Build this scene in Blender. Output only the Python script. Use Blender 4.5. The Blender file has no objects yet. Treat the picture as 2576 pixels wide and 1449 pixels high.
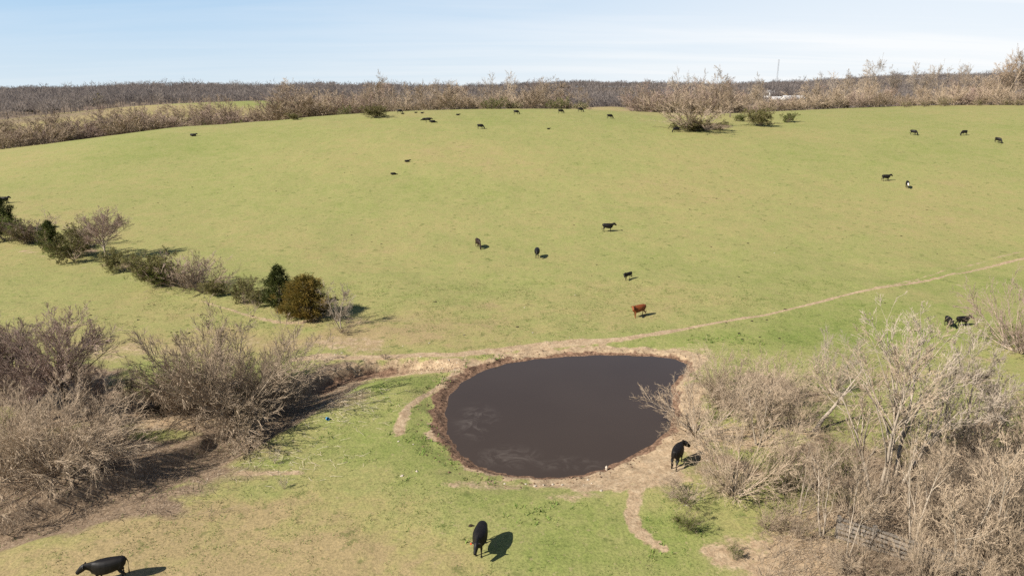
import bpy, bmesh, math, random
import numpy as np
from mathutils import Vector, Matrix

R = math.radians
rng = np.random.default_rng(7)
random.seed(7)
scene = bpy.context.scene
COL = scene.collection

# ------------------------------------------------------------------ camera
CAM_Z, PITCH = 22.0, R(16.2)
FPX, CU, CV = 1717.0, 1288.0, 724.5          # focal length and centre for a 2576 x 1449 picture
cam_data = bpy.data.cameras.new('camera')
cam_data.sensor_width = 36.0
cam_data.lens = 24.0
cam_data.clip_start = 0.5
cam_data.clip_end = 20000
cam = bpy.data.objects.new('camera', cam_data)
COL.objects.link(cam)
cam.location = (0, 0, CAM_Z)
cam.rotation_euler = (math.pi / 2 - PITCH, 0, 0)
scene.camera = cam

# ------------------------------------------------------------------ sky, sun, exposure
SUN_EL = R(38)
SHADOW_AZ = (0.87, 0.50)                      # ground direction in which the shadows fall
SUN_ROT = math.atan2(-SHADOW_AZ[0], -SHADOW_AZ[1])
world = bpy.data.worlds.new('World')
scene.world = world
world.use_nodes = True
wn, wl = world.node_tree.nodes, world.node_tree.links
wn.clear()
w_out = wn.new('ShaderNodeOutputWorld')
w_bg = wn.new('ShaderNodeBackground')
w_bg.inputs['Strength'].default_value = 0.052
sky = wn.new('ShaderNodeTexSky')
sky.sky_type = 'NISHITA'
sky.sun_disc = False
sky.sun_elevation = SUN_EL
sky.sun_rotation = SUN_ROT
sky.altitude = 300
sky.air_density = 1.0
sky.dust_density = 0.25
sky.ozone_density = 1.6
# thin cirrus veil: streaks drawn on a flat cloud layer high above, thicker towards the east (+x)
w_tc = wn.new('ShaderNodeTexCoord')
w_sep = wn.new('ShaderNodeSeparateXYZ')
wl.new(w_tc.outputs['Generated'], w_sep.inputs[0])


def wmath(op, a, b=None, clamp=False):
    n = wn.new('ShaderNodeMath'); n.operation = op; n.use_clamp = clamp
    for i, v in enumerate((a, b)):
        if v is None: continue
        if isinstance(v, (int, float)): n.inputs[i].default_value = v
        else: wl.new(v, n.inputs[i])
    return n.outputs[0]


zc = wmath('ADD', wmath('MAXIMUM', w_sep.outputs['Z'], 0.0), 0.06)
w_comb = wn.new('ShaderNodeCombineXYZ')
wl.new(wmath('DIVIDE', w_sep.outputs['X'], zc), w_comb.inputs[0])
wl.new(wmath('DIVIDE', w_sep.outputs['Y'], zc), w_comb.inputs[1])
w_map = wn.new('ShaderNodeMapping')
w_map.inputs['Rotation'].default_value = (0, 0, R(-25))
w_map.inputs['Scale'].default_value = (0.16, 0.55, 1)
wl.new(w_comb.outputs[0], w_map.inputs[0])
w_n = wn.new('ShaderNodeTexNoise')
w_n.inputs['Scale'].default_value = 1.3
w_n.inputs['Detail'].default_value = 7
w_n.inputs['Roughness'].default_value = 0.55
w_n.inputs['Distortion'].default_value = 0.5
wl.new(w_map.outputs[0], w_n.inputs['Vector'])
w_r = wn.new('ShaderNodeMapRange'); w_r.clamp = True
w_r.inputs[1].default_value = 0.40; w_r.inputs[2].default_value = 0.80
wl.new(w_n.outputs['Fac'], w_r.inputs[0])
w_east = wn.new('ShaderNodeMapRange'); w_east.clamp = True; w_east.interpolation_type = 'SMOOTHSTEP'
w_east.inputs[1].default_value = -0.55; w_east.inputs[2].default_value = 0.55
wl.new(w_sep.outputs['X'], w_east.inputs[0])
# low haze: pale blue in the clear west, white where the eastern veil is thick
w_low = wn.new('ShaderNodeMapRange'); w_low.clamp = True; w_low.interpolation_type = 'SMOOTHSTEP'
w_low.inputs[1].default_value = 0.42; w_low.inputs[2].default_value = 0.06; w_low.inputs[3].default_value = 0.0; w_low.inputs[4].default_value = 0.92
wl.new(w_sep.outputs['Z'], w_low.inputs[0])
w_grad = wn.new('ShaderNodeMapRange'); w_grad.clamp = True
w_grad.inputs[1].default_value = -0.01; w_grad.inputs[2].default_value = 0.14
wl.new(w_sep.outputs['Z'], w_grad.inputs[0])
w_blue = wn.new('ShaderNodeMixRGB')
wl.new(w_grad.outputs[0], w_blue.inputs[0])
w_blue.inputs[1].default_value = (7.4, 8.6, 9.5, 1)
w_blue.inputs[2].default_value = (3.9, 6.4, 9.3, 1)
veil = wmath('MULTIPLY', wmath('ADD', wmath('MULTIPLY', w_east.outputs[0], 0.74),
             wmath('MULTIPLY', w_r.outputs[0], wmath('ADD', wmath('MULTIPLY', w_east.outputs[0], 0.30), 0.22))), 1.0, True)
w_hazec = wn.new('ShaderNodeMixRGB')
wl.new(veil, w_hazec.inputs[0])
wl.new(w_blue.outputs[0], w_hazec.inputs[1])
w_hazec.inputs[2].default_value = (9.9, 10.1, 10.4, 1)
w_mix = wn.new('ShaderNodeMixRGB')
wl.new(w_low.outputs[0], w_mix.inputs[0])
wl.new(sky.outputs[0], w_mix.inputs[1])
wl.new(w_hazec.outputs[0], w_mix.inputs[2])
wl.new(w_mix.outputs[0], w_bg.inputs['Color'])
wl.new(w_bg.outputs[0], w_out.inputs['Surface'])

sun_data = bpy.data.lights.new('sun', 'SUN')
sun_data.energy = 5.0
sun_data.angle = R(0.5)
sun_data.color = (1.0, 0.945, 0.85)
sun = bpy.data.objects.new('sun', sun_data)
COL.objects.link(sun)
_d = Vector((SHADOW_AZ[0], SHADOW_AZ[1], 0)).normalized() * math.cos(SUN_EL)
_d.z = -math.sin(SUN_EL)
sun.rotation_euler = _d.to_track_quat('-Z', 'Y').to_euler()
sun.location = (-60, -40, 90)

scene.render.engine = 'CYCLES'
scene.cycles.use_denoising = False
scene.cycles.max_bounces = 6
scene.cycles.diffuse_bounces = 2
scene.cycles.transparent_max_bounces = 8
scene.view_settings.view_transform = 'Standard'
scene.view_settings.look = 'None'
scene.view_settings.gamma = 1.0
scene.view_settings.use_curve_mapping = False
scene.view_settings.exposure = 0.92

# ------------------------------------------------------------------ small helpers


def sstep(a, b, x):
    t = np.clip((np.asarray(x, float) - a) / (b - a), 0, 1)
    return t * t * (3 - 2 * t)


_perm = np.random.default_rng(11).random((256, 256))


def vnoise(x, y, s):
    """smooth value noise, cell size s"""
    x = np.asarray(x, float) / s + 1000.3; y = np.asarray(y, float) / s + 1000.7
    i, j = np.floor(x).astype(int), np.floor(y).astype(int)
    fx, fy = x - i, y - j
    fx = fx * fx * (3 - 2 * fx); fy = fy * fy * (3 - 2 * fy)
    g = lambda a, b: _perm[a & 255, b & 255]
    return ((g(i, j) * (1 - fx) + g(i + 1, j) * fx) * (1 - fy) + (g(i, j + 1) * (1 - fx) + g(i + 1, j + 1) * fx) * fy) * 2 - 1


def ray(u, v):
    xc, yc = u - CU, CV - v
    return np.array([xc, FPX * math.cos(PITCH) + yc * math.sin(PITCH), -FPX * math.sin(PITCH) + yc * math.cos(PITCH)])


def plane_hit(u, v, z=0.0):
    d = ray(u, v)
    t = (z - CAM_Z) / d[2]
    return d[0] * t, d[1] * t


def poly_dist(px, py, pts, closed=False):
    """distance to a polyline, with the fraction along it of the nearest point"""
    best = np.full(np.shape(px), 1e9); par = np.zeros(np.shape(px)); side = np.zeros(np.shape(px))
    n = len(pts); m = n if closed else n - 1
    for k in range(m):
        a, b = pts[k], pts[(k + 1) % n]
        ex, ey = b[0] - a[0], b[1] - a[1]
        L = ex * ex + ey * ey
        t = np.clip(((px - a[0]) * ex + (py - a[1]) * ey) / L, 0, 1)
        dx, dy = px - a[0] - t * ex, py - a[1] - t * ey
        d = np.hypot(dx, dy)
        m_ = d < best
        best = np.where(m_, d, best); par = np.where(m_, (k + t) / m, par)
        side = np.where(m_, np.sign(ex * dy - ey * dx), side)
    return best, par, side


def inside(px, py, pts):
    c = np.zeros(np.shape(px), bool); n = len(pts)
    for k in range(n):
        (x0, y0), (x1, y1) = pts[k], pts[(k + 1) % n]
        cond = (y0 > py) != (y1 > py)
        xi = (x1 - x0) * (py - y0) / (y1 - y0 + 1e-12) + x0
        c ^= cond & (px < xi)
    return c


def smooth_closed(pts, n=160):
    P = np.array(pts); m = len(P); out = []
    for k in range(n):
        f = k / n * m; i = int(f); t = f - i
        p0, p1, p2, p3 = P[(i - 1) % m], P[i % m], P[(i + 1) % m], P[(i + 2) % m]
        out.append(0.5 * (2 * p1 + (p2 - p0) * t + (2 * p0 - 5 * p1 + 4 * p2 - p3) * t * t + (3 * p1 - p0 - 3 * p2 + p3) * t ** 3))
    return out


# ------------------------------------------------------------------ terrain shape
CTRL = []


def ctrl(y, *xz):
    for x, z in xz: CTRL.append((x, y, z))


for _y in (-60, 0, 30, 55, 75):
    ctrl(_y, (-150, 0), (-70, 0), (0, 0), (70, 0), (150, 0))
ctrl(95, (-120, .2), (-60, .6), (0, 1.1), (60, 1.2), (130, 1.2))
ctrl(130, (-130, 1.2), (-60, 3.4), (0, 5), (60, 5), (130, 5))
ctrl(170, (-150, 3.2), (-75, 8), (0, 10.5), (60, 10.4), (130, 10.4))
ctrl(205, (-205, 1.2), (-147, 5.6), (-101, 11.0), (-70, 12.3), (0, 13.9), (60, 13.1), (130, 13.7), (200, 14))
ctrl(240, (-200, .5), (-150, 3), (-105, 9.0), (-61, 13.6), (0, 15.4), (28, 15.4), (58, 14.2), (100, 15), (150, 16.1), (190, 16.2))
ctrl(285, (-180, 0), (-100, 4), (-60, 10.5), (0, 13.8), (60, 11), (150, 15.3), (210, 15.8))
ctrl(340, (-320, 0), (-231, 3.8), (-150, 3), (-80, 4), (0, 9), (60, 6), (150, 12), (240, 14))
ctrl(390, (-330, 1), (-195, 10.6), (-100, 7), (0, 5), (65, 6), (150, 7), (260, 9))
ctrl(450, (-350, 0), (65, 11.2), (0, 8), (140, 6))
ctrl(490, (-172, 13.8), (-260, 10), (-90, 10))
ctrl(560, (-420, 2), (-200, 9), (0, 4), (80, 4), (200, 5), (350, 6))
ctrl(720, (-600, 6), (-250, 8), (0, 7), (150, 9), (290, 14), (500, 12))
ctrl(1000, (-900, 13), (-400, 15), (0, 13), (300, 17), (700, 24))
ctrl(1500, (-1500, 12), (-1078, 12), (-869, 14), (-676, 22), (-560, 19), (-492, 15), (-408, 22), (-300, 20), (-241, 16), (0, 20), (135, 25), (345, 25), (763, 38), (1014, 43), (1500, 44))
ctrl(2300, (-2500, 8), (-800, 8), (0, 8), (800, 18), (2500, 24))
ctrl(6000, (-6000, 8), (-2000, 8), (0, 8), (2000, 10), (6000, 10))
CTRL = np.array(CTRL)


def warp(x, y):
    k = 1 + np.maximum(y, 0) / 500.0
    return x / k, y / k


_cx, _cy = warp(CTRL[:, 0], CTRL[:, 1])


def _phi(r2):
    return 0.5 * r2 * np.log(r2 + 1e-9)


_A = _phi((_cx[:, None] - _cx[None]) ** 2 + (_cy[:, None] - _cy[None]) ** 2)
_n = len(_cx)
_M = np.zeros((_n + 3, _n + 3))
_M[:_n, :_n] = _A + np.eye(_n) * 25.0
_M[:_n, _n:] = np.c_[np.ones(_n), _cx, _cy]
_M[_n:, :_n] = _M[:_n, _n:].T
_W = np.linalg.solve(_M, np.r_[CTRL[:, 2], 0, 0, 0])


def base_z(x, y):
    wx, wy = warp(np.asarray(x, float), np.asarray(y, float))
    out = _W[_n] + _W[_n + 1] * wx + _W[_n + 2] * wy
    for k in range(_n):
        out = out + _W[k] * _phi((wx - _cx[k]) ** 2 + (wy - _cy[k]) ** 2)
    return out


WATER_Z = -0.62
POND_PX = [(1115, 1030), (1133, 985), (1175, 950), (1230, 925), (1300, 908), (1400, 897), (1500, 892), (1600, 893), (1690, 900),
           (1733, 917), (1730, 938), (1700, 965), (1698, 1005), (1702, 1045), (1680, 1092), (1620, 1135), (1560, 1165), (1500, 1190),
           (1430, 1203), (1350, 1204), (1270, 1196), (1200, 1175), (1150, 1140), (1121, 1090)]
POND = smooth_closed([plane_hit(u, v, WATER_Z) for u, v in POND_PX], 120)
POND = [(p[0] + 0.10 * math.sin(k * 1.3) + 0.06 * math.sin(k * 3.1), p[1] + 0.08 * math.sin(k * 1.7 + 1)) for k, p in enumerate(POND)]
GULLY = [plane_hit(u, v, -0.8) for u, v in [(1165, 945), (1100, 935), (1020, 932), (940, 938), (860, 955), (780, 995), (690, 1055), (560, 1125),
                                            (420, 1190), (300, 1245), (150, 1300), (0, 1345), (-250, 1420)]]
_pb0, _pb1 = np.array(POND).min(0) - 14, np.array(POND).max(0) + 14


def ground_z(x, y, fine=True):
    x = np.asarray(x, float); y = np.asarray(y, float)
    z = base_z(x, y)
    if not fine:
        return z
    near = 1 - sstep(200, 330, np.hypot(x, y))
    z = z + near * (0.14 * vnoise(x, y, 9) + 0.05 * vnoise(x, y, 2.6) + 0.02 * vnoise(x, y, 0.9))
    far = sstep(320, 700, y)
    z = z + far * (3.0 * vnoise(x, y, 430) + 2.0 * vnoise(x, y, 130) + 0.8 * vnoise(x, y, 60))
    m = (x > -70) & (x < 60) & (y > 5) & (y < 80)
    if np.any(m):
        xm, ym, zm = x[m], y[m], z[m]
        # gully with a steep bank on its far side
        d, t, s = poly_dist(xm, ym, GULLY)
        dw = d + 0.25 * vnoise(xm, ym, 1.4) + 0.12 * vnoise(xm, ym, 0.5)
        depth = 0.55 + 0.40 * sstep(0.05, 0.2, t) - 0.15 * sstep(.4, .6, t)
        far_side = s < 0
        prof = np.where(far_side, 1 - sstep(0.5, 1.25, dw), 1 - sstep(0.3, 4.2, dw))
        zm = zm - depth * prof * sstep(0.0, 0.05, t)
        # pond basin
        d, t, s = poly_dist(xm, ym, POND, True)
        ins = inside(xm, ym, POND)
        sd = np.where(ins, -d, d)
        rim = sd + 0.15 * vnoise(xm, ym, 0.7)
        outz = WATER_Z + 0.02 + 0.22 * sstep(0, 0.45, rim) + (zm - WATER_Z - 0.24) * sstep(0.1, 3.4, sd)
        # trampled clods on the muddy margin
        outz = outz + (0.09 * vnoise(xm, ym, 0.45) + 0.05 * vnoise(xm, ym, 0.9)) * sstep(0.1, 0.5, sd) * (1 - sstep(1.0, 2.4, sd))
        inz = WATER_Z + 0.02 - 0.9 * sstep(0, 2.5, -sd)
        zm = np.where(ins, inz, outz)
        z = z.copy(); z[m] = zm
    return z


def gz(x, y):
    return float(ground_z(np.array([x]), np.array([y]))[0])


def at(u, v, tmax=4000.0):
    """ground point seen at picture point (u, v): first place where the sight line meets the terrain"""
    d = ray(u, v); d = d / np.hypot(d[0], d[1])
    t = np.concatenate([np.arange(15, 120, 0.25), np.arange(120, 420, 1.0), np.geomspace(420, tmax, 400)])
    X, Y, Z = d[0] * t, d[1] * t, CAM_Z + d[2] * t
    h = ground_z(X, Y)
    k = np.nonzero(Z <= h)[0]
    if len(k) == 0:
        return None
    k = max(int(k[0]), 1)
    a, b = (Z - h)[k - 1], (Z - h)[k]
    f = a / (a - b + 1e-9)
    tt = t[k - 1] + (t[k] - t[k - 1]) * f
    x, y = d[0] * tt, d[1] * tt
    return Vector((x, y, gz(x, y)))


def at_dist(u, dist):
    """ground point in picture column u at ground distance y = dist"""
    d = ray(u, 260.0)
    x = d[0] / d[1] * dist
    return Vector((x, dist, gz(x, dist)))


def height_to(P, v):
    """height above ground point P whose top is seen in picture row v"""
    c, s = math.cos(PITCH), math.sin(PITCH)
    k = (CV - v) / FPX
    # (y*s + (z-H)*c) / (y*c - (z-H)*s) = k
    zz = P.y * (k * c - s) / (c + k * s)
    return zz + CAM_Z - P.z


# ------------------------------------------------------------------ materials
MATS = {}


def new_mat(name):
    m = bpy.data.materials.new(name); m.use_nodes = True
    nt = m.node_tree
    b = nt.nodes['Principled BSDF']
    b.inputs['Roughness'].default_value = 0.85
    b.inputs['Specular IOR Level'].default_value = 0.25
    MATS[name] = m
    return m, nt.nodes, nt.links, b


def noise_node(N, L, vec, scale, detail=3, rough=0.55):
    n = N.new('ShaderNodeTexNoise'); n.inputs['Scale'].default_value = scale
    n.inputs['Detail'].default_value = detail; n.inputs['Roughness'].default_value = rough
    if vec is not None: L.new(vec, n.inputs['Vector'])
    return n.outputs['Fac']


def ramp(N, L, fac, stops):
    r = N.new('ShaderNodeValToRGB'); e = r.color_ramp.elements
    while len(e) < len(stops): e.new(0.5)
    for i, (p, c) in enumerate(stops):
        e[i].position = p; e[i].color = (*c, 1) if len(c) == 3 else c
    L.new(fac, r.inputs[0])
    return r.outputs[0]


def mixc(N, L, fac, a, b, mode='MIX'):
    m = N.new('ShaderNodeMixRGB'); m.blend_type = mode
    for i, v in ((0, fac), (1, a), (2, b)):
        if isinstance(v, (int, float)): m.inputs[i].default_value = v
        elif isinstance(v, tuple): m.inputs[i].default_value = (*v, 1) if len(v) == 3 else v
        else: L.new(v, m.inputs[i])
    return m.outputs[0]


def mth(N, L, op, a, b=None, clamp=False):
    n = N.new('ShaderNodeMath'); n.operation = op; n.use_clamp = clamp
    for i, v in enumerate((a, b)):
        if v is None: continue
        if isinstance(v, (int, float)): n.inputs[i].default_value = v
        else: L.new(v, n.inputs[i])
    return n.outputs[0]


def mrange(N, L, v, a, b, c=0.0, d=1.0):
    n = N.new('ShaderNodeMapRange'); n.clamp = True
    L.new(v, n.inputs[0])
    for i, q in enumerate((a, b, c, d)): n.inputs[i + 1].default_value = q
    return n.outputs[0]


def ground_material():
    m, N, L, b = new_mat('pasture_ground')
    geo = N.new('ShaderNodeNewGeometry'); P = geo.outputs['Position']
    att = {}
    for a in ('dirt', 'mud', 'dry', 'lush', 'litter', 'wood'):
        n = N.new('ShaderNodeAttribute'); n.attribute_name = a; att[a] = n.outputs['Fac']
    n_fine = noise_node(N, L, P, 7.0, 4, 0.7)
    n_mid = noise_node(N, L, P, 1.3, 4, 0.6)
    n_pat = noise_node(N, L, P, 0.28, 4, 0.6)
    n_big = noise_node(N, L, P, 0.05, 4, 0.55)
    n_huge = noise_node(N, L, P, 0.014, 3, 0.5)
    # grass: straw-green to green
    f = mth(N, L, 'ADD', mth(N, L, 'MULTIPLY', n_big, 0.45), mth(N, L, 'MULTIPLY', n_pat, 0.55))
    f = mth(N, L, 'ADD', f, mth(N, L, 'MULTIPLY', mth(N, L, 'SUBTRACT', n_huge, 0.5), 0.5))
    f = mth(N, L, 'SUBTRACT', f, mth(N, L, 'MULTIPLY', att['dry'], 0.34))
    f = mth(N, L, 'ADD', f, mth(N, L, 'MULTIPLY', att['lush'], 0.24))
    f = mth(N, L, 'ADD', f, mth(N, L, 'MULTIPLY', mth(N, L, 'SUBTRACT', n_mid, 0.5), 0.50))
    f = mth(N, L, 'ADD', mth(N, L, 'MULTIPLY', f, 0.74), 0.135)
    grass = ramp(N, L, f, [(0.20, (0.270, 0.205, 0.105)), (0.36, (0.250, 0.218, 0.090)), (0.50, (0.222, 0.216, 0.080)), (0.66, (0.180, 0.198, 0.060)),
                           (0.90, (0.110, 0.152, 0.032))])
    speck = ramp(N, L, n_fine, [(0.28, (0.58, 0.60, 0.55)), (0.5, (1, 1, 1)), (0.74, (1.32, 1.29, 1.22))])
    grass = mixc(N, L, 1.0, grass, speck, 'MULTIPLY')
    # sparse dark tussock flecks
    n_fl = noise_node(N, L, P, 0.9, 3, 0.75)
    fl = mrange(N, L, n_fl, 0.585, 0.68)
    grass = mixc(N, L, mth(N, L, 'MULTIPLY', fl, 0.6), grass, (0.075, 0.095, 0.025))
    fk = mrange(N, L, noise_node(N, L, P, 3.1, 3, 0.7), 0.60, 0.70)
    grass = mixc(N, L, mth(N, L, 'MULTIPLY', fk, 0.5), grass, (0.31, 0.235, 0.14))
    # leaf litter / dead stalks
    lit = ramp(N, L, n_fine, [(0.3, (0.085, 0.055, 0.036)), (0.5, (0.19, 0.135, 0.088)), (0.7, (0.31, 0.235, 0.165))])
    lf = mrange(N, L, mth(N, L, 'ADD', att['litter'], mth(N, L, 'MULTIPLY', mth(N, L, 'SUBTRACT', n_pat, 0.5), 1.1)), 0.35, 0.65)
    col = mixc(N, L, lf, grass, lit)
    # bare earth
    dirt = ramp(N, L, noise_node(N, L, P, 2.3, 5, 0.7), [(0.28, (0.215, 0.145, 0.088)), (0.5, (0.325, 0.236, 0.150)), (0.72, (0.42, 0.322, 0.215))])
    dirt = mixc(N, L, 1.0, dirt, speck, 'MULTIPLY')
    dsum = mth(N, L, 'ADD', att['dirt'], mth(N, L, 'MULTIPLY', mth(N, L, 'SUBTRACT', n_mid, 0.5), 1.25))
    dsum = mth(N, L, 'ADD', dsum, mth(N, L, 'MULTIPLY', mth(N, L, 'SUBTRACT', n_fine, 0.5), 0.6))
    df = mrange(N, L, dsum, 0.34, 0.66)
    col = mixc(N, L, df, col, dirt)
    # wet mud, mottled from dark to light by noise
    mud = ramp(N, L, noise_node(N, L, P, 3.6, 5, 0.7), [(0.32, (0.040, 0.025, 0.017)), (0.5, (0.15, 0.09, 0.058)), (0.68, (0.29, 0.185, 0.12))])
    mf = mrange(N, L, mth(N, L, 'ADD', att['mud'], mth(N, L, 'MULTIPLY', mth(N, L, 'SUBTRACT', n_mid, 0.5), 0.9)), 0.35, 0.6)
    col = mixc(N, L, mf, col, mud)
    # woodland floor far away
    wf = ramp(N, L, n_pat, [(0.3, (0.10, 0.075, 0.055)), (0.7, (0.19, 0.145, 0.105))])
    col = mixc(N, L, att['wood'], col, wf)
    L.new(col, b.inputs['Base Color'])
    b.inputs['Roughness'].default_value = 0.95
    b.inputs['Specular IOR Level'].default_value = 0.1
    bump = N.new('ShaderNodeBump'); bump.inputs['Strength'].default_value = 0.55; bump.inputs['Distance'].default_value = 0.06
    hsum = mth(N, L, 'ADD', n_fine, mth(N, L, 'MULTIPLY', n_mid, 1.6))
    L.new(hsum, bump.inputs['Height'])
    L.new(bump.outputs[0], b.inputs['Normal'])
    return m


def water_material():
    m, N, L, b = new_mat('muddy_water')
    geo = N.new('ShaderNodeNewGeometry'); P = geo.outputs['Position']
    big = noise_node(N, L, P, 0.12, 3)
    col = ramp(N, L, big, [(0.3, (0.042, 0.030, 0.0225)), (0.7, (0.047, 0.034, 0.0255))])
    # drifting film of scum near the west and south margins (follows the attribute), torn into swirls
    a = N.new('ShaderNodeAttribute'); a.attribute_name = 'scum'
    wv = N.new('ShaderNodeTexNoise'); wv.inputs['Scale'].default_value = 0.55; wv.inputs['Detail'].default_value = 7
    wv.inputs['Roughness'].default_value = 0.72; wv.inputs['Distortion'].default_value = 1.8
    L.new(P, wv.inputs['Vector'])
    sw = mth(N, L, 'MULTIPLY', a.outputs['Fac'], mrange(N, L, wv.outputs['Fac'], 0.46, 0.80))
    col = mixc(N, L, mth(N, L, 'MULTIPLY', sw, 0.62), col, (0.19, 0.16, 0.135))
    L.new(col, b.inputs['Base Color'])
    b.inputs['Roughness'].default_value = 0.06
    b.inputs['IOR'].default_value = 1.33
    b.inputs['Specular IOR Level'].default_value = 0.5
    bump = N.new('ShaderNodeBump'); bump.inputs['Strength'].default_value = 0.06; bump.inputs['Distance'].default_value = 0.015
    rip = noise_node(N, L, P, 5.0, 3)
    L.new(rip, bump.inputs['Height']); L.new(bump.outputs[0], b.inputs['Normal'])
    return m


def bark_material(name, c0, c1, var=0.25, scale=3.0):
    m, N, L, b = new_mat(name)
    oi = N.new('ShaderNodeObjectInfo')
    tc = N.new('ShaderNodeTexCoord')
    n = noise_node(N, L, tc.outputs['Object'], scale, 4, 0.65)
    col = ramp(N, L, n, [(0.3, c0), (0.7, c1)])
    v = mrange(N, L, oi.outputs['Random'], 0, 1, 1 - var, 1 + var)
    hsv = N.new('ShaderNodeHueSaturation'); L.new(v, hsv.inputs['Value']); L.new(col, hsv.inputs['Color'])
    L.new(hsv.outputs[0], b.inputs['Base Color'])
    b.inputs['Roughness'].default_value = 0.9
    b.inputs['Specular IOR Level'].default_value = 0.1
    return m


def leaf_material(name, c0, c1, c2, scale=1.2, var=0.2, transl=0.38):
    m, N, L, b = new_mat(name)
    oi = N.new('ShaderNodeObjectInfo')
    tc = N.new('ShaderNodeTexCoord')
    n = noise_node(N, L, tc.outputs['Object'], scale, 4, 0.7)
    col = ramp(N, L, n, [(0.3, c0), (0.5, c1), (0.7, c2)])
    hsv = N.new('ShaderNodeHueSaturation'); L.new(mrange(N, L, oi.outputs['Random'], 0, 1, 1 - var, 1 + var), hsv.inputs['Value'])
    L.new(col, hsv.inputs['Color'])
    L.new(hsv.outputs[0], b.inputs['Base Color'])
    b.inputs['Roughness'].default_value = 0.7
    if transl:
        out = N['Material Output']
        tr = N.new('ShaderNodeBsdfTranslucent'); L.new(hsv.outputs[0], tr.inputs['Color'])
        mx = N.new('ShaderNodeMixShader'); mx.inputs[0].default_value = transl
        L.new(b.outputs[0], mx.inputs[1]); L.new(tr.outputs[0], mx.inputs[2]); L.new(mx.outputs[0], out.inputs['Surface'])
    return m


def plain_material(name, c0, c1, scale=6.0, rough=0.8, spec=0.3):
    m, N, L, b = new_mat(name)
    tc = N.new('ShaderNodeTexCoord')
    n = noise_node(N, L, tc.outputs['Object'], scale, 4, 0.6)
    L.new(ramp(N, L, n, [(0.3, c0), (0.7, c1)]), b.inputs['Base Color'])
    b.inputs['Roughness'].default_value = rough
    b.inputs['Specular IOR Level'].default_value = spec
    return m


M_ground = ground_material()
M_water = water_material()
M_bark_pale = bark_material('bark_pale_grey', (0.21, 0.17, 0.128), (0.36, 0.30, 0.235), 0.15)
M_bark_tan = bark_material('bark_tan', (0.20, 0.155, 0.11), (0.38, 0.30, 0.22), 0.2)
M_bark_dark = bark_material('bark_dark', (0.07, 0.052, 0.04), (0.17, 0.13, 0.10), 0.2)
M_twig_tan = bark_material('twigs_tan', (0.265, 0.20, 0.14), (0.40, 0.31, 0.22), 0.18)
M_twig_grey = bark_material('twigs_grey', (0.225, 0.18, 0.138), (0.34, 0.28, 0.222), 0.15)
M_twig_mauve = bark_material('twigs_mauve', (0.22, 0.155, 0.125), (0.33, 0.245, 0.20), 0.18)
M_twig_brown = bark_material('twigs_brown', (0.18, 0.132, 0.092), (0.285, 0.215, 0.152), 0.2)
m, N, L, b = new_mat('hazed_wood_twigs')
n_ = N.new('ShaderNodeAttribute'); n_.attribute_name = 'tint'
L.new(ramp(N, L, n_.outputs['Fac'], [(0.0, (0.135, 0.118, 0.112)), (0.5, (0.205, 0.176, 0.162)), (1.0, (0.265, 0.224, 0.195))]), b.inputs['Base Color'])  # grey wood colour, paled so that distance haze is painted in
b.inputs['Specular IOR Level'].default_value = 0.05
tr_ = N.new('ShaderNodeBsdfTranslucent'); L.new(b.inputs['Base Color'].links[0].from_socket, tr_.inputs['Color'])
mx_ = N.new('ShaderNodeMixShader'); mx_.inputs[0].default_value = 0.42
L.new(b.outputs[0], mx_.inputs[1]); L.new(tr_.outputs[0], mx_.inputs[2]); L.new(mx_.outputs[0], N['Material Output'].inputs['Surface'])
M_wood_far = m
M_leaf_green = leaf_material('leaves_green', (0.055, 0.075, 0.014), (0.115, 0.135, 0.028), (0.195, 0.205, 0.05))
M_leaf_olive = leaf_material('leaves_olive', (0.08, 0.075, 0.024), (0.15, 0.138, 0.046), (0.24, 0.21, 0.08))
M_leaf_yellow = leaf_material('leaves_yellow', (0.22, 0.19, 0.05), (0.32, 0.27, 0.07), (0.42, 0.35, 0.1))
M_cedar = leaf_material('cedar_green', (0.020, 0.028, 0.005), (0.050, 0.060, 0.011), (0.105, 0.110, 0.024), 1.0, 0.2, 0.3)
M_cedar_rust = leaf_material('cedar_rust', (0.05, 0.048, 0.009), (0.135, 0.098, 0.018), (0.27, 0.17, 0.036), 0.9, 0.1, 0.35)
M_coat_black = plain_material('coat_black', (0.0045, 0.0038, 0.0036), (0.011, 0.0085, 0.0075), 5, 0.55, 0.22)
M_coat_brown = plain_material('coat_dark_brown', (0.010, 0.0055, 0.0035), (0.026, 0.013, 0.008), 5, 0.55, 0.22)
M_coat_red = plain_material('coat_red', (0.10, 0.024, 0.006), (0.20, 0.055, 0.013), 3, 0.6, 0.3)
M_coat_white = plain_material('coat_white', (0.62, 0.56, 0.50), (0.72, 0.66, 0.60), 6, 0.7, 0.2)
M_tag_red = plain_material('tag_red', (0.62, 0.035, 0.015), (0.7, 0.05, 0.02), 6, 0.5, 0.4)
M_plank = bark_material('weathered_plank', (0.13, 0.108, 0.088), (0.235, 0.205, 0.172), 0.2, 5.0)
M_stone = plain_material('stone_pale', (0.28, 0.23, 0.175), (0.48, 0.42, 0.34), 4, 0.85, 0.2)
M_dung = plain_material('dung', (0.020, 0.015, 0.010), (0.05, 0.037, 0.024), 8, 0.9, 0.1)
M_blue = plain_material('blue_plastic', (0.06, 0.26, 0.50), (0.09, 0.32, 0.58), 4, 0.45, 0.4)
M_straw = bark_material('dead_straw', (0.36, 0.29, 0.20), (0.55, 0.47, 0.36), 0.1)
M_barn_wall = plain_material('barn_white', (0.50, 0.48, 0.45), (0.6, 0.58, 0.55), 0.3, 0.7, 0.2)
M_barn_roof = plain_material('barn_roof', (0.45, 0.44, 0.43), (0.58, 0.57, 0.56), 0.3, 0.5, 0.4)
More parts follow.
